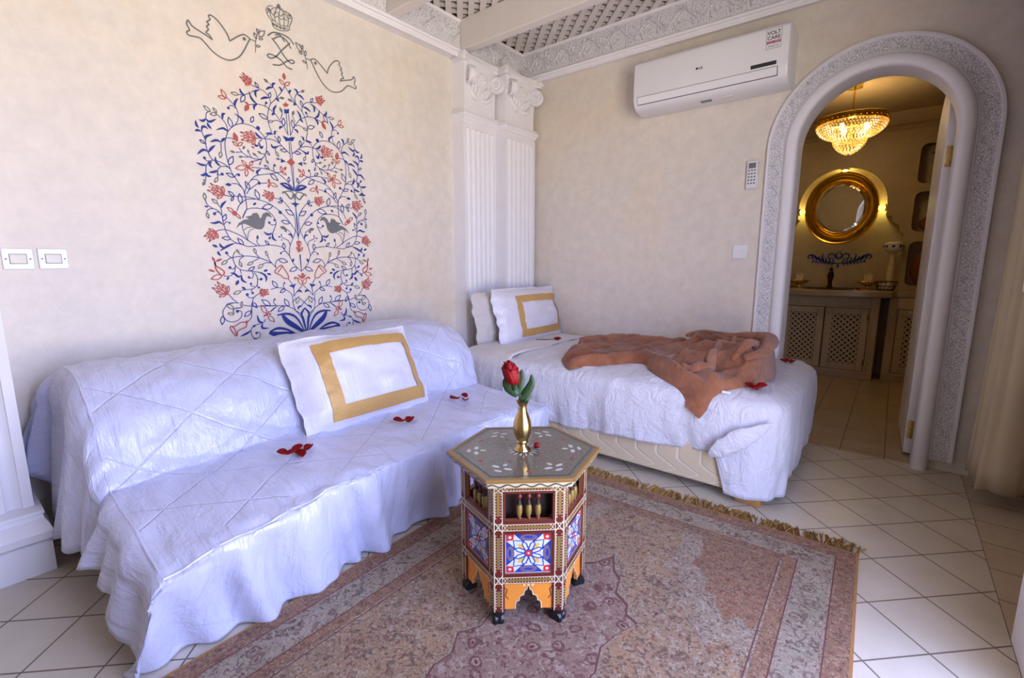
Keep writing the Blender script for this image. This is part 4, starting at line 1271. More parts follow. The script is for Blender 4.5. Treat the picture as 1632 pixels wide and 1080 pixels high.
clump(2.045, 2.235, .495, 5, 'red rose petal in the clump at the front of the bed foot beside the robe', 'petals on the bed, near clump', .04, .028, 4)
clump(2.06, 2.93, .50, 3, 'red rose petal on the bed foot peeking out behind the rolled end of the robe', 'petals on the bed, far corner', .036, .02, 5)
# single small rose laid by the pillow
ro = thing('laid_rose', 'small dark red rose on a grey-green stem lying on the sheet by the bed pillow', 'rose', (.68, 2.74, .512))
b = MB()
for k in range(6):
    a = k*1.05; b.tube([(0, 0, .008), (.012*cos(a), .018*sin(a)-.004, .016), (.02*cos(a), .03*sin(a)-.0, .012)], lambda t: .010*(1-t*.4), 6)
b.build('bloom', M['rose'], ro)
b = MB(); b.tube([(-.02, -.02, .006), (-.06, -.055, .006), (-.115, -.10, .005)], .0035, 6); b.build('stem', M['pgrey'], ro)
# ================================================================ rug
RC = (cos(radians(1.65)), sin(radians(1.65))); RO = (2.477, 2.005); RWD = 1.40; RLN = 2.30
def rug_fn(u, v, h): return (RO[0]+u*RC[0]-v*RC[1]-1.8, RO[1]+u*RC[1]+v*RC[0]-.85, h)
def rug_mat(name, c1, c2, c3, c4, sc, amt=1.0, hi=None):
    m = NT(name); v = m.coord()
    B = (0, 0, 0, 1); Wh = (1, 1, 1, 1); g = lambda q: (q, q, q, 1)
    def blot(scale, off, lo, hi_, k):
        n = m.noise(m.coord(loc=(off, off*1.7, off*.3)), scale, 2, .55, 1.6)
        return m.ramp(n, [(lo, B), (hi_, g(k))])
    d = m.n('TexNoise'); m.put(d.inputs['Vector'], v); d.inputs['Scale'].default_value = sc*1.4; d.inputs['Detail'].default_value = 2
    add = m.n('VectorMath', operation='MULTIPLY_ADD'); m.put(add.inputs[0], d.outputs['Color']); add.inputs[1].default_value = (.55/sc,)*3; m.put(add.inputs[2], v)
    r1 = m.voro(add.outputs[0], sc, 'F1')
    base = m.mix(m.ramp(m.noise(v, 6, 3, .6), [(.35, B), (.65, Wh)]), c1, c2)
    base = m.mix(blot(sc*2.4, 3.1, .53, .60, .7), base, hi or hx(178, 162, 140))
    base = m.mix(blot(sc*2.8, 7.7, .56, .62, .75), base, c4)
    base = m.mix(blot(sc*3.3, 1.3, .585, .64, .75), base, c3)
    base = m.mix(m.math('MULTIPLY', m.ramp(r1, [(0, Wh), (.07, Wh), (.10, B), (.17, B), (.20, g(.75)), (.27, g(.75)), (.32, B)]), amt), base, c3)
    fuzz = m.noise(v, 240, 4, .75)
    m.col(m.mix(.6, base, m.mix(1.0, base, m.ramp(fuzz, [(.34, (.4, .38, .37, 1)), (.66, (1.3, 1.27, 1.25, 1))]), 'MULTIPLY'))); m.bump(fuzz, .7, .004)
    return m.set(.95)
plum, olive = hx(104, 58, 56), hx(96, 86, 72)
mats = [rug_mat('rug_field', hx(170, 136, 102), hx(152, 128, 104), plum, olive, 17, .55), rug_mat('rug_outer', hx(154, 114, 84), hx(144, 110, 86), plum, olive, 26, .6, hx(178, 148, 120)), rug_mat('rug_border', hx(172, 156, 134), hx(152, 138, 116), plum, olive, 15, .7),
        simple('rug_line', hx(112, 68, 60), .95), rug_mat('rug_medallion', hx(146, 118, 102), hx(156, 130, 114), hx(104, 52, 54), hx(122, 82, 76), 15, .95, hx(180, 164, 146)), rug_mat('rug_lace', hx(166, 148, 124), hx(156, 136, 114), plum, olive, 24, .3, hx(188, 172, 152)), simple('rug_edge', hx(170, 122, 70), .9)]
rug = thing('rug', 'rectangular tan and plum floral rug with medallion under the hexagonal table', 'rug', (1.8, .85, 0))
b = MB(); b.poly_prism([(0, 0), (-RWD, 0), (-RWD, -RLN), (0, -RLN)], rug_fn, 0, .008, 6)
def rect(i, z, m): b.add([rug_fn(-i, -i, z), rug_fn(-RWD+i, -i, z), rug_fn(-RWD+i, -RLN+i, z), rug_fn(-i, -RLN+i, z)], [(0, 1, 2, 3)], m)
z = .0082
for ins_, m in ((.008, 1), (.064, 3), (.068, 5), (.076, 2), (.166, 5), (.172, 3), (.176, 1), (.216, 5), (.222, 3), (.226, 0)):
    rect(ins_, z, m); z += .0003
i0 = .226
for cx, cy in ((-i0, -i0), (-RWD+i0, -i0), (-i0, -RLN+i0), (-RWD+i0, -RLN+i0)):
    sx = -1 if cx > -.7 else 1; sy = -1 if cy > -1 else 1
    for r, m, dz in ((1.0, 5, 0), (.76, 1, .0003)):
        P = [(cx, cy)]
        for k in range(41):
            a = pi/2*k/40; q = r*(1+.10*abs(sin(a*4))+.05*sin(a*17)+.03*sin(a*31))
            P.append((cx+sx*.30*q*cos(a), cy+sy*.50*q*sin(a)))
        b.add([rug_fn(p[0], p[1], z+dz) for p in P], [tuple(range(len(P)))], m)
z += .0006
half = [(0, .60), (.035, .53), (.07, .50), (.09, .43), (.14, .40), (.155, .36), (.195, .345), (.165, .27), (.15, .20), (.175, .12), (.165, .06), (.20, 0)]
med = half+[(x, -y) for x, y in half[:-1][::-1]]; med = med+[(-x, y) for x, y in med[1:-1][::-1]]
for s, m in ((1.045, 5), (1.0, 3), (.975, 4)):
    b.add([rug_fn(-.70+p[0]*s, -1.15+p[1]*s, z) for p in med], [tuple(range(len(med)))], m); z += .0003
b.build('rug_pile', mats, rug, smooth=False, fix=True)
f = MB(); rnd = random.Random(3)
for vv, sg in ((0, 1), (-RLN, -1)):
    for k in range(330):
        u = -RWD*(k+.5)/330; ln_ = rnd.uniform(.05, .085); du = rnd.uniform(-.035, .035)
        f.ribbon([(u, vv-.004*sg), (u+du*.4, vv+sg*ln_*.5), (u+du, vv+sg*ln_)], lambda t: .0055-.002*t, lambda a, c, h: rug_fn(a, c, .002+h), rnd.uniform(.003, .012))
tag(f.build('fringe', simple('rug_fringe', hx(178, 136, 72), .9, 0, .2, 60), rug), kind='stuff')
# ================================================================ hexagonal table
TX, TY, TH, TRB = 1.632, 1.112, .475, .198
tbl = thing('hexagonal_side_table', 'small painted hexagonal wooden table with turned spindles and tile panels on the rug', 'table', (TX, TY, 0))
A0 = radians(-18)
tm = [simple('table_maroon', hx(98, 28, 22), .4), simple('table_cream_line', hx(226, 206, 168), .5), simple('table_gold_paint', hx(150, 124, 62), .4, .3), simple('table_brown_wood', hx(140, 86, 56), .35), simple('table_orange', hx(226, 140, 48), .5), simple('table_green', hx(60, 96, 92), .5), simple('table_dark', hx(46, 26, 20), .6)]
MAR, CRE, GOL, BRN, ORA, GRN, DRK = range(7)
ap = TRB*cos(pi/6); SW = TRB
def face_fn(k):
    a = A0-pi/6+pi/3*k   # outward normal
    nx, ny = cos(a), sin(a); tx, ty = -ny, nx
    return lambda u, v, h: (nx*(ap+h)+tx*u, ny*(ap+h)+ty*u, v)
Z0, Z1 = .052, .445   # body bottom / top
HB = Z1-Z0
def ZZ(f): return Z1-HB*f
def fbox(b, fn, u0, u1, v0, v1, h0, h1, m): b.poly_prism([(u0, v0), (u1, v0), (u1, v1), (u0, v1)], fn, h0, h1, m)
PW = .0255
body = MB()
for k in range(6):
    fn = face_fn(k); w = SW/2
    for s in (-1, 1):
        ua, ub = (s*w, s*(w-PW)) if s > 0 else (s*w, s*(w-PW))
        u0, u1 = min(ua, ub), max(ua, ub)
        fbox(body, fn, u0, u1, Z0, Z1, -.014, 0, MAR)
        uc = (u0+u1)/2; hw = PW/2
        for c in (-1, 1):  # cream outlines
            body.ribbon([(uc+c*(hw-.0014), Z0), (uc+c*(hw-.0014), Z1)], .0022, fn, .0008, CRE, False)
        for fa, fb in ((.02, .27), (.375, .685), (.80, .985)):
            za, zb = ZZ(fb), ZZ(fa)
            fbox(body, fn, uc-.0042, uc+.0042, za+.012, zb-.012, 0, .001, GOL)
            nd = max(3, int((zb-za)/.0085))
            for q in range(nd):
                zq = za+.006+(zb-za-.012)*q/(nd-1)
                for c in (-1, 1): fbox(body, fn, uc+c*.0068-.0011, uc+c*.0068+.0011, zq-.0011, zq+.0011, 0, .0012, CRE)
            body.ribbon([(uc-.0088, za+.002), (uc-.0088, zb-.002)], .0009, fn, .0007, CRE, False)
        for fz in (.325, .745):  # lacing stars at the rails
            zc = ZZ(fz)
            fbox(body, fn, uc-.006, uc+.006, zc-.006, zc+.006, 0, .0011, GRN)
            for c in (-1, 1):
                body.ribbon([(uc-c*hw, zc-.018), (uc+c*hw, zc+.018)], .0022, fn, .0014, CRE, False)
                body.ribbon([(uc-hw, zc+c*.009), (uc+hw, zc+c*.009)], .002, fn, .0013, CRE, False)
        zc = ZZ(.0)
        for c in (-1, 1): body.ribbon([(uc-c*hw, zc-.03), (uc+c*hw, zc-.004)], .0022, fn, .0014, CRE, False)
    iw = w-PW
    for fa, fb in ((0, .055), (.295, .365), (.715, .775)):
        za, zb = ZZ(fb), ZZ(fa)
        fbox(body, fn, -iw, iw, za, zb, -.014, -.0003, MAR); zc = (za+zb)/2
        fbox(body, fn, -iw+.012, iw-.012, zc-.0036, zc+.0036, 0, .001, GOL)
        for q in range(15):
            uq = -iw+.014+(2*iw-.028)*q/14
            for c in (-1, 1): fbox(body, fn, uq-.0011, uq+.0011, zc+c*.0056-.0009, zc+c*.0056+.0009, 0, .0011, CRE)
        for c in (-1, 1):
            body.ribbon([(-iw, zc+c*.009), (iw, zc+c*.009)], .0022, fn, .0009, CRE, False)
            for e in (-1, 1): body.ribbon([(e*iw, zc-c*.010), (e*(iw-.012), zc+c*.008)], .0018, fn, .0012, CRE, False)
    for fa, fb in ((.055, .295), (.365, .715)):  # brown bevelled frames
        za, zb = ZZ(fb), ZZ(fa)
        for q in ((-iw, -iw+.007, za, zb), (iw-.007, iw, za, zb), (-iw+.007, iw-.007, za, za+.007), (-iw+.007, iw-.007, zb-.007, zb)):
            fbox(body, fn, q[0], q[1], q[2], q[3], -.014, -.001, BRN)
            fbox(body, fn, q[0]+.0008, q[1]-.0008, q[2]+.0008, q[3]-.0008, -.001, .0012, MAR)
    fbox(body, fn, -iw, iw, ZZ(.30), ZZ(.05), -.05, -.046, DRK)
body.build('frame', tm, tbl, smooth=False)
ip = simple('tile_blue', hx(36, 62, 150), .3); iw_ = simple('tile_white', hx(204, 208, 216), .3); ir = simple('tile_red', hx(206, 48, 44), .3); im = simple('tile_mauve', hx(116, 96, 118), .3); iy = simple('tile_yellow', hx(222, 176, 66), .3)
for k in range(6):
    fn0 = face_fn(k); zc = ZZ(.54); q = SW/2-PW-.007; hh = (ZZ(.365)-ZZ(.715))/2-.007
    p = MB(); fbox(p, fn0, -q, q, zc-hh, zc+hh, -.012, -.006, 1)
    fn = lambda u, v, h: fn0(u*q, zc+v*hh, -.006+h)
    def pol(P, m, h): p.add([fn(x, y, h) for x, y in P], [tuple(range(len(P)))], m)
    def ell(cx, cy, rx, ry, m, h, a0=0): pol([(cx+rx*cos(a)*cos(a0)-ry*sin(a)*sin(a0), cy+rx*cos(a)*sin(a0)+ry*sin(a)*cos(a0)) for a in [2*pi*t/14 for t in range(14)]], m, h)
    star = []
    for t in range(16): r = .98 if t % 4 == 2 else (.62 if t % 2 == 0 else .5); star.append((r*cos(t*pi/8), r*sin(t*pi/8)))
    pol([(-.97, -.97), (.97, -.97), (.97, .97), (-.97, .97)], 0, .0002)
    pol([(-.62, -.95), (-.3, -.62), (.3, -.62), (.62, -.95), (.95, -.62), (.62, -.3), (.62, .3), (.95, .62), (.62, .95), (.3, .62), (-.3, .62), (-.62, .95), (-.95, .62), (-.62, .3), (-.62, -.3), (-.95, -.62)], 1, .0004)
    for sx in (-1, 1):
        for sy in (-1, 1):
            pol([(sx*.62, sy*.95), (sx*.95, sy*.95), (sx*.95, sy*.62), (sx*.66, sy*.66)], 2, .0006)
            ell(sx*.8, sy*.8, .07, .07, 1, .0008); ell(sx*.33, sy*.36, .17, .08, 4, .0008, sx*sy*pi/4)
    for t in range(4):
        a = t*pi/2; ell(.78*cos(a), .78*sin(a), .17, .38, 3, .0006, a); ell(.80*cos(a), .80*sin(a), .06, .2, 0, .0008, a)
    for t in range(8):
        a = t*pi/4; P = [(.2*cos(a), .2*sin(a)), (.5*cos(a+.2), .5*sin(a+.2)), (.62*cos(a+.39), .62*sin(a+.39))]
        p.ribbon(P, .05, fn, .001, 0, False); p.ribbon([(x, y) for x, y in [(.2*cos(a), .2*sin(a)), (.5*cos(a-.2), .5*sin(a-.2)), (.62*cos(a-.39), .62*sin(a-.39))]], .05, fn, .001, 0, False)
    for r in (.62,):
        for t in range(4):
            a = t*pi/2+pi/4; P = [(r*1.0*cos(a-.5), r*sin(a-.5)), (.92*cos(a), .92*sin(a)), (r*cos(a+.5), r*sin(a+.5))]; p.ribbon(P, .05, fn, .0011, 0, False)
    ell(0, 0, .2, .2, 0, .0010); ell(0, 0, .15, .15, 2, .0012); ell(0, 0, .05, .05, 1, .0014)
    p.build('tile_panel', [ip, iw_, ir, im, iy], tbl, smooth=False, fix=False)
    # spindles
    for c in (-1, 0, 1):
        s_ = MB(); u = c*.0265; za = ZZ(.295)+.004; L = ZZ(.055)-za-.004
        X, Y, _ = fn0(u, 0, -.014)
        s_.lathe([(.0045, 0), (.0075, .02*L), (.0075, .06*L), (.005, .10*L)], (X, Y, za), 12, 0)
        s_.lathe([(.005, .10*L), (.0085, .22*L), (.0092, .38*L), (.0075, .52*L)], (X, Y, za), 12, 1)
        s_.lathe([(.0075, .52*L), (.0055, .60*L), (.0042, .70*L)], (X, Y, za), 12, 2)
        s_.lathe([(.0042, .70*L), (.0082, .76*L), (.0086, .84*L), (.005, .90*L), (.0078, .95*L), (.0078, L)], (X, Y, za), 12, 0)
        s_.build('spindle', [tm[MAR], tm[GOL], tm[DRK]], tbl)
    # scalloped apron
    g = MB(); iw = SW/2-PW; zt = ZZ(.775); zb = Z0+.006
    arc = [(-iw, zb), (-.038, zb), (-.037, zb+.018), (-.033, zb+.026), (-.027, zb+.026), (-.025, zb+.04), (-.018, zb+.044), (-.014, zb+.044), (-.011, zb+.058), (-.005, zb+.062), (0, zb+.078)]
    arc = arc+[(-x, y) for x, y in arc[:-1][::-1]]
    for (x0, y0), (x1, y1) in zip(arc, arc[1:]):
        if x1-x0 > 1e-5 and y0 < zt:
            g.add([fn0(x0, y0, -.004), fn0(x1, y1, -.004), fn0(x1, zt, -.004), fn0(x0, zt, -.004), fn0(x0, y0, -.014), fn0(x1, y1, -.014), fn0(x1, zt, -.014), fn0(x0, zt, -.014)], [(0, 1, 2, 3), (7, 6, 5, 4), (0, 4, 5, 1)], 0)
    g.ribbon(arc[1:-1], .0026, lambda a, c_, h: fn0(a, c_, -.004+h), .001, 1, False)
    for s in (-1, 1):
        g.ribbon([(s*(iw-.002), zt-.01), (s*(iw-.012), zt-.02), (s*(iw-.008), zt-.04), (s*(iw-.016), zt-.05)], .002, lambda a, c_, h: fn0(a, c_, -.004+h), .001, 2, False)
        fbox(g, fn0, min(s*iw, s*(iw-.005)), max(s*iw, s*(iw-.005)), zb, zt, -.014, -.001, 3)
    for q in (-.012, 0, .012): 
        n = len(g.v); g.v += [tuple(fn0(q+.004*cos(a), zt-.006+.004*sin(a), -.0028)) for a in [2*pi*t/8 for t in range(8)]]; g.f.append(tuple(range(n, n+8))); g.m.append(1)
    g.build('apron', [tm[ORA], tm[CRE], tm[DRK], tm[MAR]], tbl, smooth=False)
    a = A0+pi/3*k; r = TRB-.022
    d = MB(); 
    wv = []
    for s in (-1, 1):
        d.lathe([(.004, -.008), (.019, -.008), (.022, 0), (.019, .008), (.004, .008)], (0, 0, 0), 16)
        for q in range(len(d.v)-80, len(d.v)): X, Y, Z_ = d.v[q]; d.v[q] = (X, s*.0085+Z_, .021+Y)
    d.lathe([(.008, .02), (.018, .034), (.018, .05), (.006, .054)], (0, 0, 0), 12)
    o = d.build('caster', M['black'], tbl); o.location = (r*cos(a), r*sin(a), 0); o.rotation_euler.z = k*1.1
def hexp(r, z): return [(r*cos(A0+pi/3*k), r*sin(A0+pi/3*k), z) for k in range(6)]
t = MB()
L_ = [(TRB+.004, Z1, CRE), (TRB+.030, Z1+.002, CRE), (TRB+.036, Z1+.018, CRE), (TRB+.042, Z1+.020, 3), (TRB+.044, Z1+.027, 3), (TRB+.040, TH, 3), (TRB+.026, TH, 3)]
n = 0
for r, z_, m in L_: t.v += hexp(r, z_)
for i in range(len(L_)-1):
    for k in range(6): t.f.append((i*6+k, i*6+(k+1) % 6, (i+1)*6+(k+1) % 6, (i+1)*6+k)); t.m.append(L_[i+1][2])
t.f.append(tuple(range(5, -1, -1))); t.m.append(DRK)
for k in range(6):   # green wave on the rim
    a = A0-pi/6+pi/3*k; apr = (TRB+.0335)*cos(pi/6); nx, ny = cos(a), sin(a); Lh = (TRB+.03)/2
    fw = lambda u, v, h: (nx*(apr+h+(v-Z1-.01)*.30)-ny*u, ny*(apr+h+(v-Z1-.01)*.30)+nx*u, v)
    t.ribbon([(-Lh+2*Lh*q/60, Z1+.010+.0042*sin(q*.55)) for q in range(61)], lambda tt: .0038, fw, .0016, GRN, False)
top = t.build('tabletop', tm[:3]+[simple('table_rim_wood', hx(146, 112, 64), .25)]+tm[4:], tbl, smooth=False)
def top_surface():
    m = NT('table_inlay_ground'); v = m.coord(); n = m.noise(v, 120, 4, .7)
    m.col(m.ramp(n, [(.35, hx(74, 68, 60)), (.7, hx(120, 110, 96))])); return m.set(.5, **{'Coat Weight': 1.0, 'Coat Roughness': .03})
g = MB(); P = hexp(TRB+.0262, TH-.001); g.add(P, [tuple(range(6))], 0)
P2 = hexp(TRB+.016, TH-.0006); g.add(P2, [tuple(range(6))], 2); g.add(hexp(TRB+.012, TH-.0004), [tuple(range(6))], 0)
def oval(cx, cy, rx, ry, a0, m, h=TH-.0001):
    g.add([(cx+rx*cos(a)*cos(a0)-ry*sin(a)*sin(a0), cy+rx*cos(a)*sin(a0)+ry*sin(a)*cos(a0), h) for a in [2*pi*q/12 for q in range(12)]], [tuple(range(12))], m)
for k in range(6):
    a = A0+pi/3*k+pi/6*0
    for da, r, rx, ry in ((-.13, .150, .013, .007), (.13, .150, .013, .007), (0, .172, .013, .006), (0, .128, .010, .006)):
        oval(r*cos(a+da), r*sin(a+da), rx, ry, a+da+pi/2*(r > .14), 1)
    am = a+pi/6
    oval(.155*cos(am), .155*sin(am), .007, .007, 0, 3); oval(.10*cos(a), .10*sin(a), .006, .004, a, 3)
    for q in range(3): oval((.09+.02*q)*cos(am+.2*(q-1)), (.09+.02*q)*sin(am+.2*(q-1)), .006, .003, am+q, 4)
for k in range(16):
    a = k*pi/8; oval(.040*cos(a), .040*sin(a), .012, .0028, a, 1)
g.build('inlaid_surface', [top_surface(), simple('mother_of_pearl', hx(196, 198, 186), .25), tm[GRN], simple('inlay_red', hx(150, 70, 60), .4), simple('inlay_green', hx(104, 120, 96), .4)], top, smooth=False, fix=False)
# ================================================================ brass vase with rose
VX, VY = 1.630, 1.105
vs = MB(); vs.lathe([(.001, 0), (.021, 0), (.023, .003), (.021, .008), (.012, .016), (.0105, .021), (.015, .026), (.017, .030), (.015, .034), (.018, .042), (.0235, .056), (.0262, .072), (.0245, .09), (.019, .108), (.0135, .124), (.0115, .138), (.0125, .147), (.0165, .155), (.018, .158), (.0165, .1575), (.011, .148), (.0095, .138), (.001, .13)], (0, 0, 0), 36)
vs.v = [(x*1.12, y*1.12, z) for x, y, z in vs.v]
vase = thing('bud_vase', 'slender brass bud vase standing at the centre of the hexagonal table', 'vase', (VX, VY, TH))
vs.build('vase_body', M['brass'], vase, angle=50)
rose = thing('red_rose', 'single red rosebud with green leaves standing in the brass vase', 'rose', (VX, VY, TH+.13))
s_ = MB(); HC = (-.022, -.018, .115); s_.tube([(0, 0, 0), (-.004, -.002, .04), (-.014, -.012, .07), (-.018, -.015, .085)], .0028, 8); s_.build('stem', M['leaf'], rose)
bl_ = MB()
tx, ty = -.22, -.1
for ring, (n, r0, hgt, ph) in enumerate(((3, .007, .066, 0), (4, .0115, .064, .5), (5, .0155, .058, .2), (5, .0185, .050, .9))):
    for k in range(n):
        a0 = ph+2*pi*k/n; wd = 2*pi/n*.72
        def f(i, j, a0=a0, r0=r0, hgt=hgt, wd=wd, ring=ring, k=k):
            u, v = i/6*2-1, j/7; a = a0+u*wd*(1-.25*v)
            r = r0*(.35+.9*sin(pi*min(1, .12+v*.62)))+(.004*(v**5)*(ring+1)/3)+ring*.0006+.0012*u
            zz = v*hgt*(1-.16*u*u)-.006*ring*.3
            return (HC[0]+r*cos(a)+tx*zz, HC[1]+r*sin(a)+ty*zz, HC[2]-.028+zz+.001*vn(i+k*3, j, ring))
        bl_.grid(7, 8, f)
o = bl_.build('bloom', M['rose'], rose, angle=80); so = o.modifiers.new('t', 'SOLIDIFY'); so.thickness = .0009
def leafm(pts, w, nm):
    b = MB(); Q = crom(pts, 5); k = len(Q)
    for i, p in enumerate(Q):
        t = i/(k-1); ww = w*sin(pi*min(1, .1+t*.9))**.8/2; d = Vector(Q[min(i+1, k-1)])-Vector(Q[max(i-1, 0)]); sd = d.cross(Vector((.5, -.8, .25))).normalized()
        c = Vector(p)
        for s in (-1, 0, 1): q = c+sd*s*ww+Vector((.3, -.5, 0))*(abs(s)*ww*.2); b.v.append(tuple(q))
    for i in range(k-1):
        for j in range(2): b.f.append((i*3+j, i*3+j+1, (i+1)*3+j+1, (i+1)*3+j)); b.m.append(0)
    o = b.build(nm, M['leaf'], rose, angle=80); so = o.modifiers.new('t', 'SOLIDIFY'); so.thickness = .0008
leafm([(-.010, -.012, .045), (-.030, -.024, .070), (-.036, -.026, .092), (-.030, -.020, .108)], .036, 'leaf')
leafm([(-.012, -.012, .045), (-.006, -.006, .075), (-.004, .0, .10), (-.008, .004, .125)], .026, 'leaf')
leafm([(-.006, -.006, .03), (.010, .004, .055), (.024, .014, .085), (.022, .014, .112)], .026, 'leaf')
leafm([(-.018, -.02, .06), (-.012, -.022, .085), (-.006, -.022, .105), (0, -.018, .12)], .016, 'sepal')
leafm([(.004, .0, .02), (.010, .01, .04), (.012, .014, .058), (.010, .016, .075)], .02, 'leaf')
b = MB()
for k in range(3): b.ball((.012+.004*k, .022-.005*k, .008+.003*k), .010, 8)
tag(b.build('fallen_petals', M['rose']), 'red petals lying on the table top behind the brass vase', 'petal').location = (VX+.012, VY+.02, TH)
# ================================================================ text helper
def text(name, s, size, m, parent, loc, rot, bold=0.0, align='CENTER'):
    c = bpy.data.curves.new(name, 'FONT'); c.body = s; c.size = size; c.extrude = .0004; c.offset = bold; c.align_x = align
    t = bpy.data.objects.new('tmp', c); COL.objects.link(t)
    me = bpy.data.meshes.new_from_object(t.evaluated_get(bpy.context.evaluated_depsgraph_get())); bpy.data.objects.remove(t)
    me.materials.clear(); me.materials.append(m)
    o = bpy.data.objects.new(name, me); COL.objects.link(o); o.parent = parent; o.location = loc; o.rotation_euler = rot; return o
# ================================================================ air conditioner
ax0, ax1 = 1.08, 1.94
ac = thing('air_conditioner', 'white wall-mounted split air conditioner under the carved cornice', 'air conditioner', ((ax0+ax1)/2, YB, 2.15))
AW = (ax1-ax0)/2
pr = [(0, .13), (-.17, .122), (-.195, .113), (-.204, .096), (-.207, .02), (-.207, -.07), (-.205, -.092), (-.198, -.117), (-.183, -.142), (-.15, -.160), (-.08, -.168), (0, -.16)]
b = MB(); prc = crom(pr, 3)
xs = [(-AW, .93), (-AW+.006, .985), (-AW+.014, 1), (AW-.014, 1), (AW-.006, .985), (AW, .93)]
b.grid(len(xs), len(prc), lambda i, j: (xs[i][0], prc[j][0]*xs[i][1], prc[j][1]*xs[i][1]))
k = len(prc); b.f.append(tuple(range(k))); b.f.append(tuple(range(5*k, 6*k))); b.m += [0, 0]
b.build('housing', M['plastic'], ac, angle=35)
def acp(x, s, h):   # s along lower profile 0..1
    Q = [(-.2065, -.086), (-.205, -.096), (-.202, -.106), (-.1985, -.117), (-.191, -.131)]
    q = s*(len(Q)-1); i = min(len(Q)-2, int(q)); f = q-i; return (x, lerp(Q[i][0], Q[i+1][0], f)-h, lerp(Q[i][1], Q[i+1][1], f)-h*.5)
b = MB(); b.grid(2, 9, lambda i, j: acp((-AW+.03, AW-.05)[i], j/8, .0006)); b.build('louver_gap', M['char'], ac)
b = MB(); b.grid(2, 9, lambda i, j: acp((-AW+.033, AW-.053)[i], .05+.88*j/8, .0022)); b.build('louver', M['plastic'], ac)
b = MB(); b.box((.249, -.2105, -.077), (.372, -.2065, -.059)); b.build('display', M['char'], ac)
lg = thing('tmp', None, None); bpy.data.objects.remove(lg)
b = MB(); b.lathe([(.001, 0), (.0065, 0), (.0065, .001), (.001, .001)], (0, 0, 0), 20); o = b.build('logo_disc', M['char'], ac); o.location = (-.038, -.2075, -.004); o.rotation_euler = (radians(90), 0, 0)
text('logo', 'LG', .017, M['char'], ac, (-.016, -.2085, -.010), (radians(90), 0, 0), .0004)
b = MB(); b.box((.315, -.2085, .002), (.388, -.2035, .100)); st = b.build('sticker', simple('sticker_grey', hx(205, 206, 212), .4), ac)
b = MB(); b.box((.319, -.2092, .006), (.384, -.2055, .096)); b.build('sticker_field', M['plastic'], st)
b = MB(); b.box((.319, -.2098, .028), (.384, -.206, .040)); b.build('sticker_band', simple('pink_band', hx(190, 60, 110), .4), st)
text('sticker_text', 'VOLT', .0245, M['char'], st, (.3515, -.2102, .071), (radians(90), 0, 0), .0003)
text('sticker_text', 'CARE', .0245, M['char'], st, (.3515, -.2102, .047), (radians(90), 0, 0), .0003)
text('sticker_text', 'LOW - HIGH', .010, M['plastic'], st, (.3515, -.2106, .0305), (radians(90), 0, 0))
text('sticker_text', 'Stabilizer Free', .0085, M['grey'], st, (.3515, -.2102, .013), (radians(90), 0, 0))
for x in (.0, .12): 
    b = MB(); b.box((x-.03, -.135, -.1690), (x+.03, -.115, -.1600)); b.build('clip', M['grey'] if x == 0 else M['beam'], ac)
# remote in its wall holder
rm = thing('remote_control', 'slim white air conditioner remote in its holder on the wall beside the arch', 'remote control', (1.765, YB, 1.553))
b = MB(); b.box((-.032, -.016, -.078), (.032, 0, .0)); b.build('holder', M['plastic'], rm, bevel=.003)
b = MB(); b.box((-.028, -.030, -.073), (.028, -.012, .078)); b.build('remote_body', M['plastic'], rm, bevel=.004)
b = MB(); b.box((-.019, -.0315, .038), (.019, -.029, .068)); b.build('screen', M['grey'], rm)
for i in range(3):
    for j in range(5):
        b = MB(); b.box((-.02+i*.0155, -.032, .022-j*.018), (-.011+i*.0155, -.029, .030-j*.018)); b.build('button', M['grey'], rm)
# switches and socket
def switch(y, z, lab, w=.082, big=False):
    s = thing('light_switch', lab, 'light switch', (0, y, z))
    b = MB(); b.box((0, -w/2, -.038), (.008, w/2, .038)); b.build('plate', M['plastic'], s, bevel=.003)
    b = MB(); b.box((.007, -.0215, -.0165), (.0125, .0215, .0165)); b.build('rocker', simple('ivory_rocker', hx(222, 218, 204), .35), s, bevel=.002)
    b = MB(); b.box((.0078, -.023, -.018), (.0085, .023, .018)); b.build('rocker_gap', M['grey'], s)
    for q in (-1, 1):
        b = MB(); b.lathe([(.001, 0), (.003, 0), (.003, .001), (.001, .001)], (0, 0, 0), 10); o = b.build('screw', M['grey'], s); o.location = (.008, q*.031, 0); o.rotation_euler = (0, radians(90), 0)
switch(.229, 1.062, 'flush white light switch nearer the left pilaster')
switch(.322, 1.063, 'protruding white light switch, the one nearer the painted tree')
s = thing('wall_socket', 'white wall plate low on the beige wall between the bed and the arch', 'socket', (1.727, YB, 1.113))
b = MB(); b.box((-.042, -.009, -.041), (.042, 0, .041)); b.build('plate', M['plastic'], s, bevel=.003)
b = MB(); b.box((-.021, -.012, -.014), (.021, -.008, .014)); b.build('insert', M['white'], s, bevel=.002)
for q in (-1, 1):
    b = MB(); b.box((q*.008-.002, -.0125, -.002), (q*.008+.002, -.0118, .002)); b.build('pin_hole', M['grey'], s)
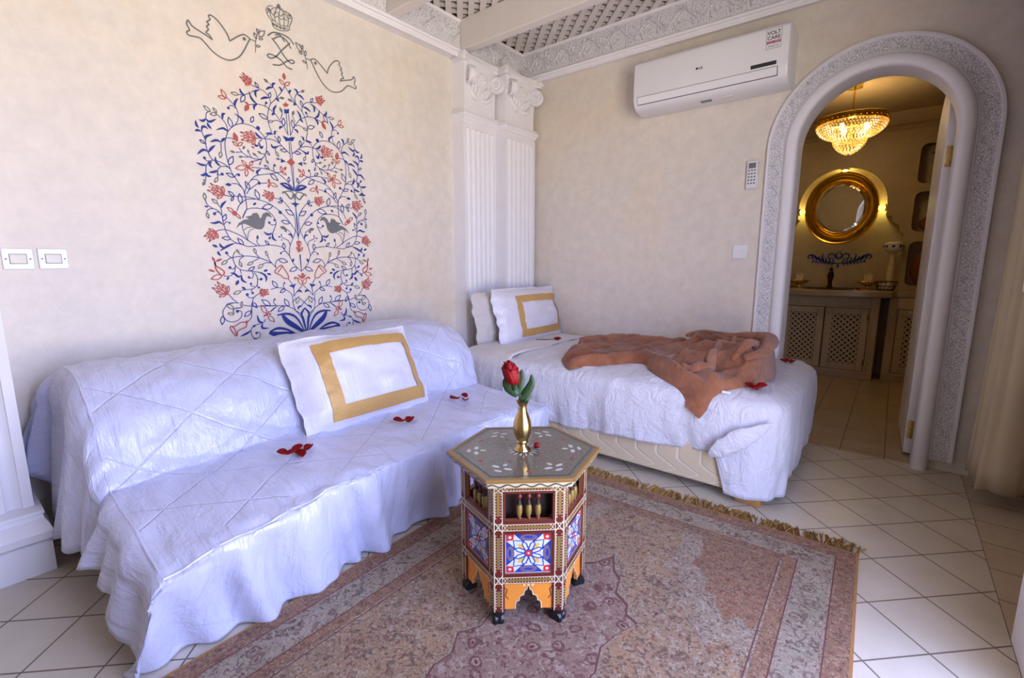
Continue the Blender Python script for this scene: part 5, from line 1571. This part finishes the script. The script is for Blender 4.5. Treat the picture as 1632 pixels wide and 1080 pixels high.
# ================================================================ arched door leaf, opened into the bathroom
dl = thing('door_leaf', 'white arched wooden door leaf standing open in the archway on two brass hinges', 'door', (2.628, 3.285, 0), radians(91.5))
def leaf_prof(y0, y1, z1, r):
    return [(y0, .015), (y1, .015)]+[(y1, ASP)]+[(y1/2+y1/2*cos(a), ASP+.31*sin(a)) for a in [pi/2*k/10*1 for k in range(1, 20)]]
b = MB(); w = .62
P = [(0, .015), (w, .015), (w, ASP)]+[(w/2+w/2*cos(pi*k/20), ASP+w/2*sin(pi*k/20)) for k in range(1, 20)]+[(0, ASP)]
b.poly_prism(P, lambda a, c, h: (a, h, c), -.02, .022); b.build('leaf_panel', M['white'], dl, bevel=.003)
for z in (.10, 1.52):
    b = MB(); b.box((-.0035, -.018, z), (0, .016, z+.10)); 
    for q in (.02, .05, .08): b.ball((-.004, 0, z+q), .004, 6)
    b.tube([(-.004, -.022, z), (-.004, -.022, z+.1)], .006, 8); b.build('hinge', M['brass'], dl)
# ================================================================ curtain and shutter sash
cp_ = [(2.825, 2.955), (2.838, 2.90), (2.845, 2.82), (2.85, 2.745), (2.885, 2.725), (2.945, 2.735), (2.975, 2.79), (3.02, 2.80), (3.06, 2.74), (3.12, 2.70), (3.2, 2.72), (3.3, 2.68)]
cpd = crom(cp_, 8); b = MB(); uvs = []; NZ = 26
for i, (x, y) in enumerate(cpd):
    for j in range(NZ):
        t = j/(NZ-1); z = lerp(.085+.012*sin(i*.25), 2.55, t)
        b.v.append((x+.008*sin(i*.5+t*2)*(1-t*.3)+.018*sin(t*3), y+.010*cos(i*.45)*(1-t*.3), z)); uvs.append((i*.02, z*.2))
for i in range(len(cpd)-1):
    for j in range(NZ-1): b.f.append((i*NZ+j, (i+1)*NZ+j, (i+1)*NZ+j+1, i*NZ+j+1)); b.m.append(0)
o = b.build('curtain', M['curtain'], uv=uvs, angle=80); so = o.modifiers.new('t', 'SOLIDIFY'); so.thickness = .003
tag(o, 'cream cloth curtain hanging to just above the floor right of the arch', 'curtain')
b = MB(); b.tube([(2.82, 2.96, 2.56), (3.39, 2.66, 2.56)], .012, 10); tag(b.build('curtain_rod', M['brass']), 'rod the cream curtain hangs from', 'curtain rod')
sh = thing('window_sash', 'white wooden window sash swung open beside the cream curtain', 'window', (2.735, 1.78, 0), radians(-8)); 
sh.location = (3.285, 2.26, -.02); sh.rotation_euler = (0, 0, radians(151))
b = MB()
for q in ((0, .05, .965, 2.1), (.45, .50, .965, 2.1), (.05, .45, .965, 1.03), (.05, .45, 2.04, 2.1)): b.box((q[0], -.018, q[2]), (q[1], .018, q[3]))
b.build('sash_frame', M['white'], sh, bevel=.003)
# ================================================================ bathroom
def place(o, p): o.location = p; return o
NY0, NY1 = 5.62, 5.80     # front of the lined wall, back of the niche
hole = [(1.47, .80), (1.47, 1.30), (1.52, 1.33), (1.53, 1.37), (1.60, 1.42), (1.61, 1.47), (1.655, 1.475), (1.655, 1.58)]
hole += [(2.005-.35*cos(pi*k/24), 1.58+.35*sin(pi*k/24)) for k in range(1, 24)]+[(2.355, 1.58), (2.355, 1.475), (2.40, 1.47), (2.41, 1.42), (2.46, 1.38), (2.47, 1.33), (2.50, 1.30), (2.50, .80)]
def wall_hole(b, holes, x0, x1, z0, z1, y0, y1):
    # triangulate a rectangle with holes through bmesh
    import bmesh
    bm = bmesh.new(); E = []
    for P in [[(x0, z0), (x1, z0), (x1, z1), (x0, z1)]]+holes:
        vs_ = [bm.verts.new((p[0], y0, p[1])) for p in P]
        for i in range(len(P)): E.append(bm.edges.new((vs_[i], vs_[(i+1) % len(P)])))
    bmesh.ops.triangle_fill(bm, edges=E, use_beauty=True, use_dissolve=False, normal=(0, -1, 0))
    bm.verts.index_update(); b.add([tuple(v.co) for v in bm.verts], [tuple(v.index for v in f.verts) for f in bm.faces]); bm.free()
    for P in holes:
        n = len(P); b.add([(p[0], y0, p[1]) for p in P]+[(p[0], y1, p[1]) for p in P], [(i, (i+1) % n, n+(i+1) % n, n+i) for i in range(n)])
def rrect(x0, x1, z0, z1, r=.05, n=5):
    P = []
    for cx, cz, a0 in ((x1-r, z0+r, -pi/2), (x1-r, z1-r, 0), (x0+r, z1-r, pi/2), (x0+r, z0+r, pi)):
        P += [(cx+r*cos(a0+pi/2*k/n), cz+r*sin(a0+pi/2*k/n)) for k in range(n+1)]
    return P
nich = [rrect(2.545, 2.80, 1.735, 2.07), rrect(2.545, 2.80, 1.32, 1.665), rrect(2.545, 2.80, .84, 1.235)]
hole2 = [hole[0]]+hole[1:]
b = MB(); wall_hole(b, [[(x, z) for x, z in hole]]+nich, 1.32, 3.3, .0, 2.37, NY0, NY0+.14)
b.box((1.48, NY0, .79), (2.49, NY0+.14, .80))
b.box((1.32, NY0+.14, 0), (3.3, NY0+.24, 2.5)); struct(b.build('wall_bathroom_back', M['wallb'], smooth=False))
b = MB()
prm = [(2.0, 2.05)]
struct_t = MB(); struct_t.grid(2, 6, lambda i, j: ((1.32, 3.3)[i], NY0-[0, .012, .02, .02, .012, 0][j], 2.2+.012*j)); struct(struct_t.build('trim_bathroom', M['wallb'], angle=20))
# vanity counter with bowed front
vc = thing('vanity_counter', 'beige marble washbasin counter with a bowed front under the round mirror', 'counter', (2.0, 5.3, 0))
def front(x): return 5.24-.10*max(0, 1-((x-1.98)/.52)**2)**.5 if abs(x-1.98) < .52 else 5.24+.10
P = [(x, front(x)) for x in [1.34+1.94*k/60 for k in range(61)]]+[(3.28, NY0-.003), (1.34, NY0-.003)]
b = MB(); b.poly_prism([(p[0]-2.0, p[1]-5.3) for p in P], ident, .745, .80); b.build('counter_slab', M['marble'], vc, smooth=False, bevel=.008)
b = MB(); b.lathe([(.001, 0), (.19, 0), (.2, .004), (.185, .006), (.001, .0065)], (0, 0, 0), 30); o = b.build('sink_basin', M['bronze'], vc); o.location = (.0, .10, .80); o.scale = (1, .62, 1)
fa = MB(); fa.lathe([(.028, 0), (.022, .02), (.016, .03), (.018, .08), (.028, .12), (.020, .16), (.013, .17), (.016, .19), (.006, .205)], (0, 0, 0), 16); fa.tube([(0, 0, .14), (0, -.05, .165), (0, -.10, .15), (0, -.115, .12)], .010, 8)
o = fa.build('faucet', M['bronze'], vc); o.location = (-.01, .235, .80)
# cabinets with lattice doors
def lattice_door(parent, x0, x1, z0, z1, y, knob):
    b = MB(); fw = .055
    for q in ((x0, x0+fw, z0, z1), (x1-fw, x1, z0, z1), (x0+fw, x1-fw, z0, z0+fw), (x0+fw, x1-fw, z1-fw, z1)): b.box((q[0], y, q[2]), (q[1], y+.02, q[3]))
    d = b.build('cabinet_door', M['cream'], parent, smooth=False, bevel=.003)
    g = MB(); a, c, e_, f_ = x0+fw, x1-fw, z0+fw, z1-fw; pt = .034; sw = .017
    for s in (1, -1):
        k = -60
        while k < 60:
            off = k*pt*1.414; k += 1
            def clipl(o_):
                pts = []
                for x in (a, c):
                    z = o_+s*(x-a)
                    if e_ <= z <= f_: pts.append((x, z))
                for z in (e_, f_):
                    x = a+s*(z-o_)
                    if a < x < c: pts.append((x, z))
                pts.sort(); return (pts[0], pts[-1]) if len(pts) > 1 and pts[-1][0]-pts[0][0] > 1e-4 else None
            A = clipl(e_+off-sw*.7); B = clipl(e_+off+sw*.7)
            if A and B: g.poly_prism([A[0], A[1], B[1], B[0]], lambda u, v, h: (u, y+h, v), .004+.004*(s > 0), .010+.004*(s > 0))
    g.build('lattice_panel', M['cream'], d, smooth=False)
    g = MB(); g.box((a, y+.018, e_), (c, y+.021, f_)); g.build('dark_backing', M['dark'], d)
    g = MB(); g.lathe([(.004, 0), (.004, .012), (.012, .018), (.010, .027), (.001, .030)], (0, 0, 0), 12); o = g.build('knob', M['brass'], d); o.location = (knob, y, z1-.04); o.rotation_euler = (radians(90), 0, 0)
    for z in (z0+.06, z1-.10):
        g = MB(); xh = x0+.004 if knob > (x0+x1)/2 else x1-.004; g.tube([(xh, y-.006, z), (xh, y-.006, z+.05)], .006, 8); g.build('hinge', M['brass'], d)
def cabinet(x0, x1, lab, doors, y=5.30):
    c = thing('vanity_cabinet', lab, 'cabinet', ((x0+x1)/2, y+.16, 0)); X = (x0+x1)/2; Y = y+.16
    b = MB(); l = lambda p: (p[0]-X, p[1]-Y, p[2])
    b.box(l((x0, y, 0)), l((x1, NY0-.004, .05))); b.box(l((x0, y, .05)), l((x0+.06, NY0-.004, .742))); b.box(l((x1-.06, y, .05)), l((x1, NY0-.004, .742))); b.box(l((x0+.06, y, .65)), l((x1-.06, NY0-.004, .742))); b.box(l((x0+.06, y+.1, .05)), l((x1-.06, y+.12, .65)))
    b.build('cabinet_body', M['cream'], c, smooth=False, bevel=.006)
    b = MB()
    for q in ((x0+.05, x1-.05, .645, .665), (x0+.05, x1-.05, .05, .07)): b.box(l((q[0], y-.012, q[2])), l((q[1], y+.001, q[3])))
    for q in ((x0+.05, x0+.065), (x1-.065, x1-.05)): b.box(l((q[0], y-.012, .07)), l((q[1], y+.001, .645)))
    b.build('face_moulding', M['cream'], c, smooth=False, bevel=.004)
    for (a, e_, k) in doors: lattice_door(c, a-X, e_-X, .075, .64, y-.008-Y, k-X)
    return c
cabinet(1.60, 2.40, 'cream washbasin cabinet with two lattice doors seen through the arch', [(1.67, 1.995, 1.965), (2.005, 2.33, 2.035)], 5.24)
cabinet(2.46, 3.24, 'cream cabinet with lattice doors partly hidden behind the open door leaf', [(2.53, 2.845, 2.56), (2.855, 3.17, 3.14)], 5.34)
# round gilded mirror
mi = thing('round_mirror', 'round wall mirror in a wide polished gold frame above the washbasin', 'mirror', (2.005, NY0+.02, 1.56)); 
b = MB(); b.lathe([(.225, .0), (.225, .035), (.232, .045), (.245, .035), (.252, .028), (.262, .05), (.285, .068), (.305, .062), (.318, .045), (.33, .05), (.338, .03), (.34, 0)], (0, 0, 0), 64)
b.f = b.f[:-2]; b.m = b.m[:-2]; o = b.build('mirror_frame', M['goldm'], mi, angle=50); o.rotation_euler = (radians(90), 0, 0); o.scale = (.88, 1, 1)
b = MB(); b.lathe([(.001, 0), (.226, 0), (.226, .028), (.205, .031), (.001, .031)], (0, 0, 0), 64); o = b.build('mirror_glass', M['mirror'], mi, angle=8); o.rotation_euler = (radians(90), 0, 0); o.scale = (.88, 1, 1)
b = MB()
for k in range(48): a = 2*pi*k/48; b.ball((.21*cos(a), -.038, .238*sin(a)), .006, 6)
b.build('beading', M['goldm'], mi)
# niche spotlights
lamp = NT('spot_lens'); lamp.b.inputs['Emission Color'].default_value = (1, .85, .35, 1); lamp.b.inputs['Emission Strength'].default_value = 12
for lab, p, c in (('small recessed spotlight above the round mirror', (2.005, NY0+.05, 1.922), (0, 0, -1)), ('small recessed spotlight at the left edge of the mirror niche', (1.663, NY0+.05, 1.55), (1, 0, 0)), ('small recessed spotlight at the right edge of the mirror niche', (2.347, NY0+.05, 1.55), (-1, 0, 0))):
    s = thing('spotlight', lab, 'light', p); q = Vector(c).to_track_quat('Z', 'Y').to_euler()
    b = MB(); b.lathe([(.030, -.006), (.034, .004), (.026, .005), (.022, .001)], (0, 0, 0), 20); o = b.build('ring', M['brass'], s); o.rotation_euler = q
    b = MB(); b.lathe([(.001, 0), (.02, 0), (.02, .003), (.001, .003)], (0, 0, 0), 16); o = b.build('lens', lamp.mat, s); o.rotation_euler = q
    point('spot_glow', tuple(Vector(p)+Vector(c)*.03+Vector((0, .02, 0))), (1, .84, .25), 1.3, .015)
# blue scroll ornament on the splash wall
om = MB(); fo = lambda u, v, h: (2.02+u, NY0+.138-h, 1.09+v)
for s in (1, -1):
    T_ = lambda P, w: om.ribbon(crom([(s*x, z) for x, z in P], 5), lambda t: w*sin(pi*min(1, .1+.9*t))+.001, fo, .002, ridge=False)
    T_([(0, -.05), (.06, -.045), (.12, -.03), (.18, .0), (.22, .03), (.25, .03), (.262, .01), (.245, -.002), (.238, .01)], .02)
    T_([(0, .0), (.03, .03), (.06, .045), (.085, .03), (.08, .0), (.055, 0), (.055, .018)], .012); T_([(0, -.01), (.03, .02), (.0, .07)], .016)
    for k in range(7): T_([(.03+.03*k, -.045+.004*k), (.045+.03*k, -.02+.006*k), (.04+.03*k, .0+.006*k)], .014); T_([(.03+.028*k, -.045+.004*k), (.05+.028*k, -.06+.004*k), (.052+.028*k, -.075+.006*k)], .014)
    T_([(.12, -.02), (.14, .02), (.13, .05)], .012)
T_([(0, -.05), (0, -.1)], .02)
tag(om.build('painted_scroll', M['pblue'], smooth=False, fix=False), 'dark blue painted leaf scroll on the wall between mirror and washbasin', 'wall painting')
# things on the counter
def dish(x, y, lab):
    d = thing('boat_dish', lab, 'dish', (x, y, .80))
    b = MB(); b.lathe([(.05, 0), (.055, .006), (.012, .012), (.012, .03), (.07, .05), (.095, .07), (.098, .074), (.07, .058), (.001, .045)], (0, 0, 0), 24); o = b.build('bowl', M['brass'], d); o.scale = (1, .6, 1)
    b = MB()
    for k in range(5):
        a = (k-2)*.38; b.tube([(0, 0, .055), (.03*sin(a), 0, .09), (.05*sin(a), 0, .11+.05*cos(a))], lambda t: .013*sin(pi*min(1, .2+.8*t))+.001, 6)
    b.build('shell', simple('ivory_shell', hx(226, 210, 160), .4), d)
dish(1.735, 5.50, 'footed gold dish holding an ivory shell left of the faucet'); dish(2.285, 5.50, 'footed gold dish holding an ivory shell right of the faucet')
bs = thing('wire_basket', 'small dark wire basket at the right end of the washbasin counter', 'basket', (2.42, 5.42, .80))
b = MB()
for z, r in ((.004, .06), (.04, .07), (.08, .085)): b.tube([(r*cos(2*pi*k/20), r*.7*sin(2*pi*k/20), z) for k in range(21)], .003, 6)
for k in range(14): a = 2*pi*k/14; b.tube([(.06*cos(a), .042*sin(a), .004), (.085*cos(a+.3), .06*sin(a+.3), .08)], .002, 5)
b.build('basket_wire', M['bronze'], bs); b = MB(); b.box((-.045, -.03, .006), (.045, .03, .06)); b.build('folded_towel', M['linen'], bs, bevel=.01)
tv = thing('toilet_tumbler', 'tall pale vase with a blue patterned bowl on top, right of the mirror', 'vase', (2.44, 5.56, .80)); tv.name = 'pedestal_vase'
b = MB(); b.lathe([(.04, 0), (.045, .01), (.02, .05), (.03, .14), (.022, .26), (.015, .30), (.03, .33)], (0, 0, 0), 20); b.build('vase_body', simple('ivory_ceramic', hx(220, 206, 170), .3), tv)
b = MB(); b.lathe([(.02, .33), (.05, .345), (.07, .38), (.066, .42), (.05, .43), (.001, .425)], (0, 0, 0), 20)
for k in range(8): a = 2*pi*k/8; b.ball((.063*cos(a), .063*sin(a), .393), .014, 8, 1)
b.build('patterned_bowl', [simple('white_ceramic', hx(220, 220, 214), .25), M['pblue']], tv)
for x, lab in ((1.70, 'red petal on the counter left of the faucet'), (2.24, 'red petal on the counter right of the faucet')): petal(x, 5.25, .805, 1, .04, lab, None, int(x*10))
b = MB(); b.lathe([(.03, 0), (.03, .10), (.012, .13), (.012, .16), (.016, .165)], (1.56, 5.42, .80), 14); tag(b.build('soap_bottle', M['brass']), 'gold bottle at the left end of the washbasin counter', 'bottle')
# niche contents
b = MB(); b.lathe([(.05, 0), (.075, .05), (.08, .14), (.05, .2), (.05, .24), (.1, .26)], (2.72, NY0+.09, 1.736), 20); b.v = [(x, NY0+.075+(y-NY0-.09)*.7, z) for x, y, z in b.v]; tag(b.build('dark_vase', M['black'], angle=50), 'dark vase in the top wall niche', 'vase')
b = MB(); b.lathe([(.06, 0), (.10, .04), (.105, .09), (.07, .13), (.04, .14)], (2.70, NY0+.075, 1.322), 20); b.v = [(x, NY0+.075+(y-NY0-.075)*.6, z) for x, y, z in b.v]; tag(b.build('clay_pot', M['terra'], angle=50), 'squat terracotta pot in the middle wall niche', 'pot')
b = MB(); b.lathe([(.06, 0), (.11, .08), (.115, .18), (.08, .27), (.05, .3), (.06, .33)], (2.69, NY0+.075, .842), 20); b.v = [(x, NY0+.075+(y-NY0-.075)*.55, z) for x, y, z in b.v]; tag(b.build('clay_jar', M['terra'], angle=50), 'tall terracotta jar in the lowest wall niche', 'jar')
# ================================================================ chandelier
CX_, CY_, CZ_ = 2.10, 4.6, 2.11
ch = thing('crystal_chandelier', 'gilt basket chandelier of crystal bead strands glowing in the bathroom', 'chandelier', (CX_, CY_, CZ_))
cry = NT('crystal_beads'); t_ = cry.t; tr = cry.n('BsdfTranslucent'); gl = cry.n('BsdfGlossy'); mx = cry.n('MixShader'); tr.inputs[0].default_value = (1, .86, .55, 1); gl.inputs[0].default_value = (1, .9, .7, 1); gl.inputs['Roughness'].default_value = .12; mx.inputs[0].default_value = .4
t_.links.new(tr.outputs[0], mx.inputs[1]); t_.links.new(gl.outputs[0], mx.inputs[2]); t_.links.new(mx.outputs[0], cry.out.inputs[0])
b = MB(); b.lathe([(.205, -.022), (.222, -.018), (.226, .0), (.222, .018), (.230, .022), (.222, .028), (.21, .02)], (0, 0, 0), 48); b.f = b.f[:-2]; b.m = b.m[:-2]
for k in range(40): a = 2*pi*k/40; b.ball((.227*cos(a), .227*sin(a), 0), .009, 6)
b.build('gilt_band', M['goldm'], ch, angle=50)
b = MB(); b.tube([(0, 0, .25), (0, 0, -.22)], .006, 8); b.lathe([(.05, .235), (.05, .255), (.02, .259)], (0, 0, 0), 20)
for k in range(3): a = 2*pi*k/3+.5; b.tube([(0, 0, .07), (.12*cos(a), .12*sin(a), .045), (.222*cos(a), .222*sin(a), .02)], .004, 6)
b.build('stem_and_arms', M['goldm'], ch)
rows_ = [(.222-.0+.0, -.030)]
tiers = [(.224, -.032), (.219, -.048), (.211, -.063), (.200, -.077), (.186, -.089), (.170, -.100), (.152, -.109), (.132, -.117), (.106, -.129), (.105, -.145), (.100, -.161), (.092, -.176), (.082, -.190), (.070, -.203), (.056, -.215), (.040, -.226), (.022, -.236)]
for r, z in tiers:
    b = MB(); n = max(5, int(2*pi*r/.0215))
    for k in range(n): a = 2*pi*k/n+z*40; b.ball((r*cos(a), r*sin(a), z), .0078, 6)
    b.build('bead_strand', cry.mat, ch, smooth=False)
b = MB()
for a in (0, 2.1, 4.2): b.ball((.10*cos(a), .10*sin(a), -.05), .02, 8, sz=1.5)
bm_ = NT('bulb_glow'); bm_.b.inputs['Emission Color'].default_value = (1, .72, .32, 1); bm_.b.inputs['Emission Strength'].default_value = 30
b.build('bulb', bm_.mat, ch)
for a in (1.0, 3.1, 5.2): point('chandelier_bulb', (CX_+.10*cos(a), CY_+.10*sin(a), CZ_-.03), (1, .74, .42), 3.6, .03)
point('chandelier_bulb', (CX_, CY_, CZ_-.19), (1, .78, .46), 1.4, .02)
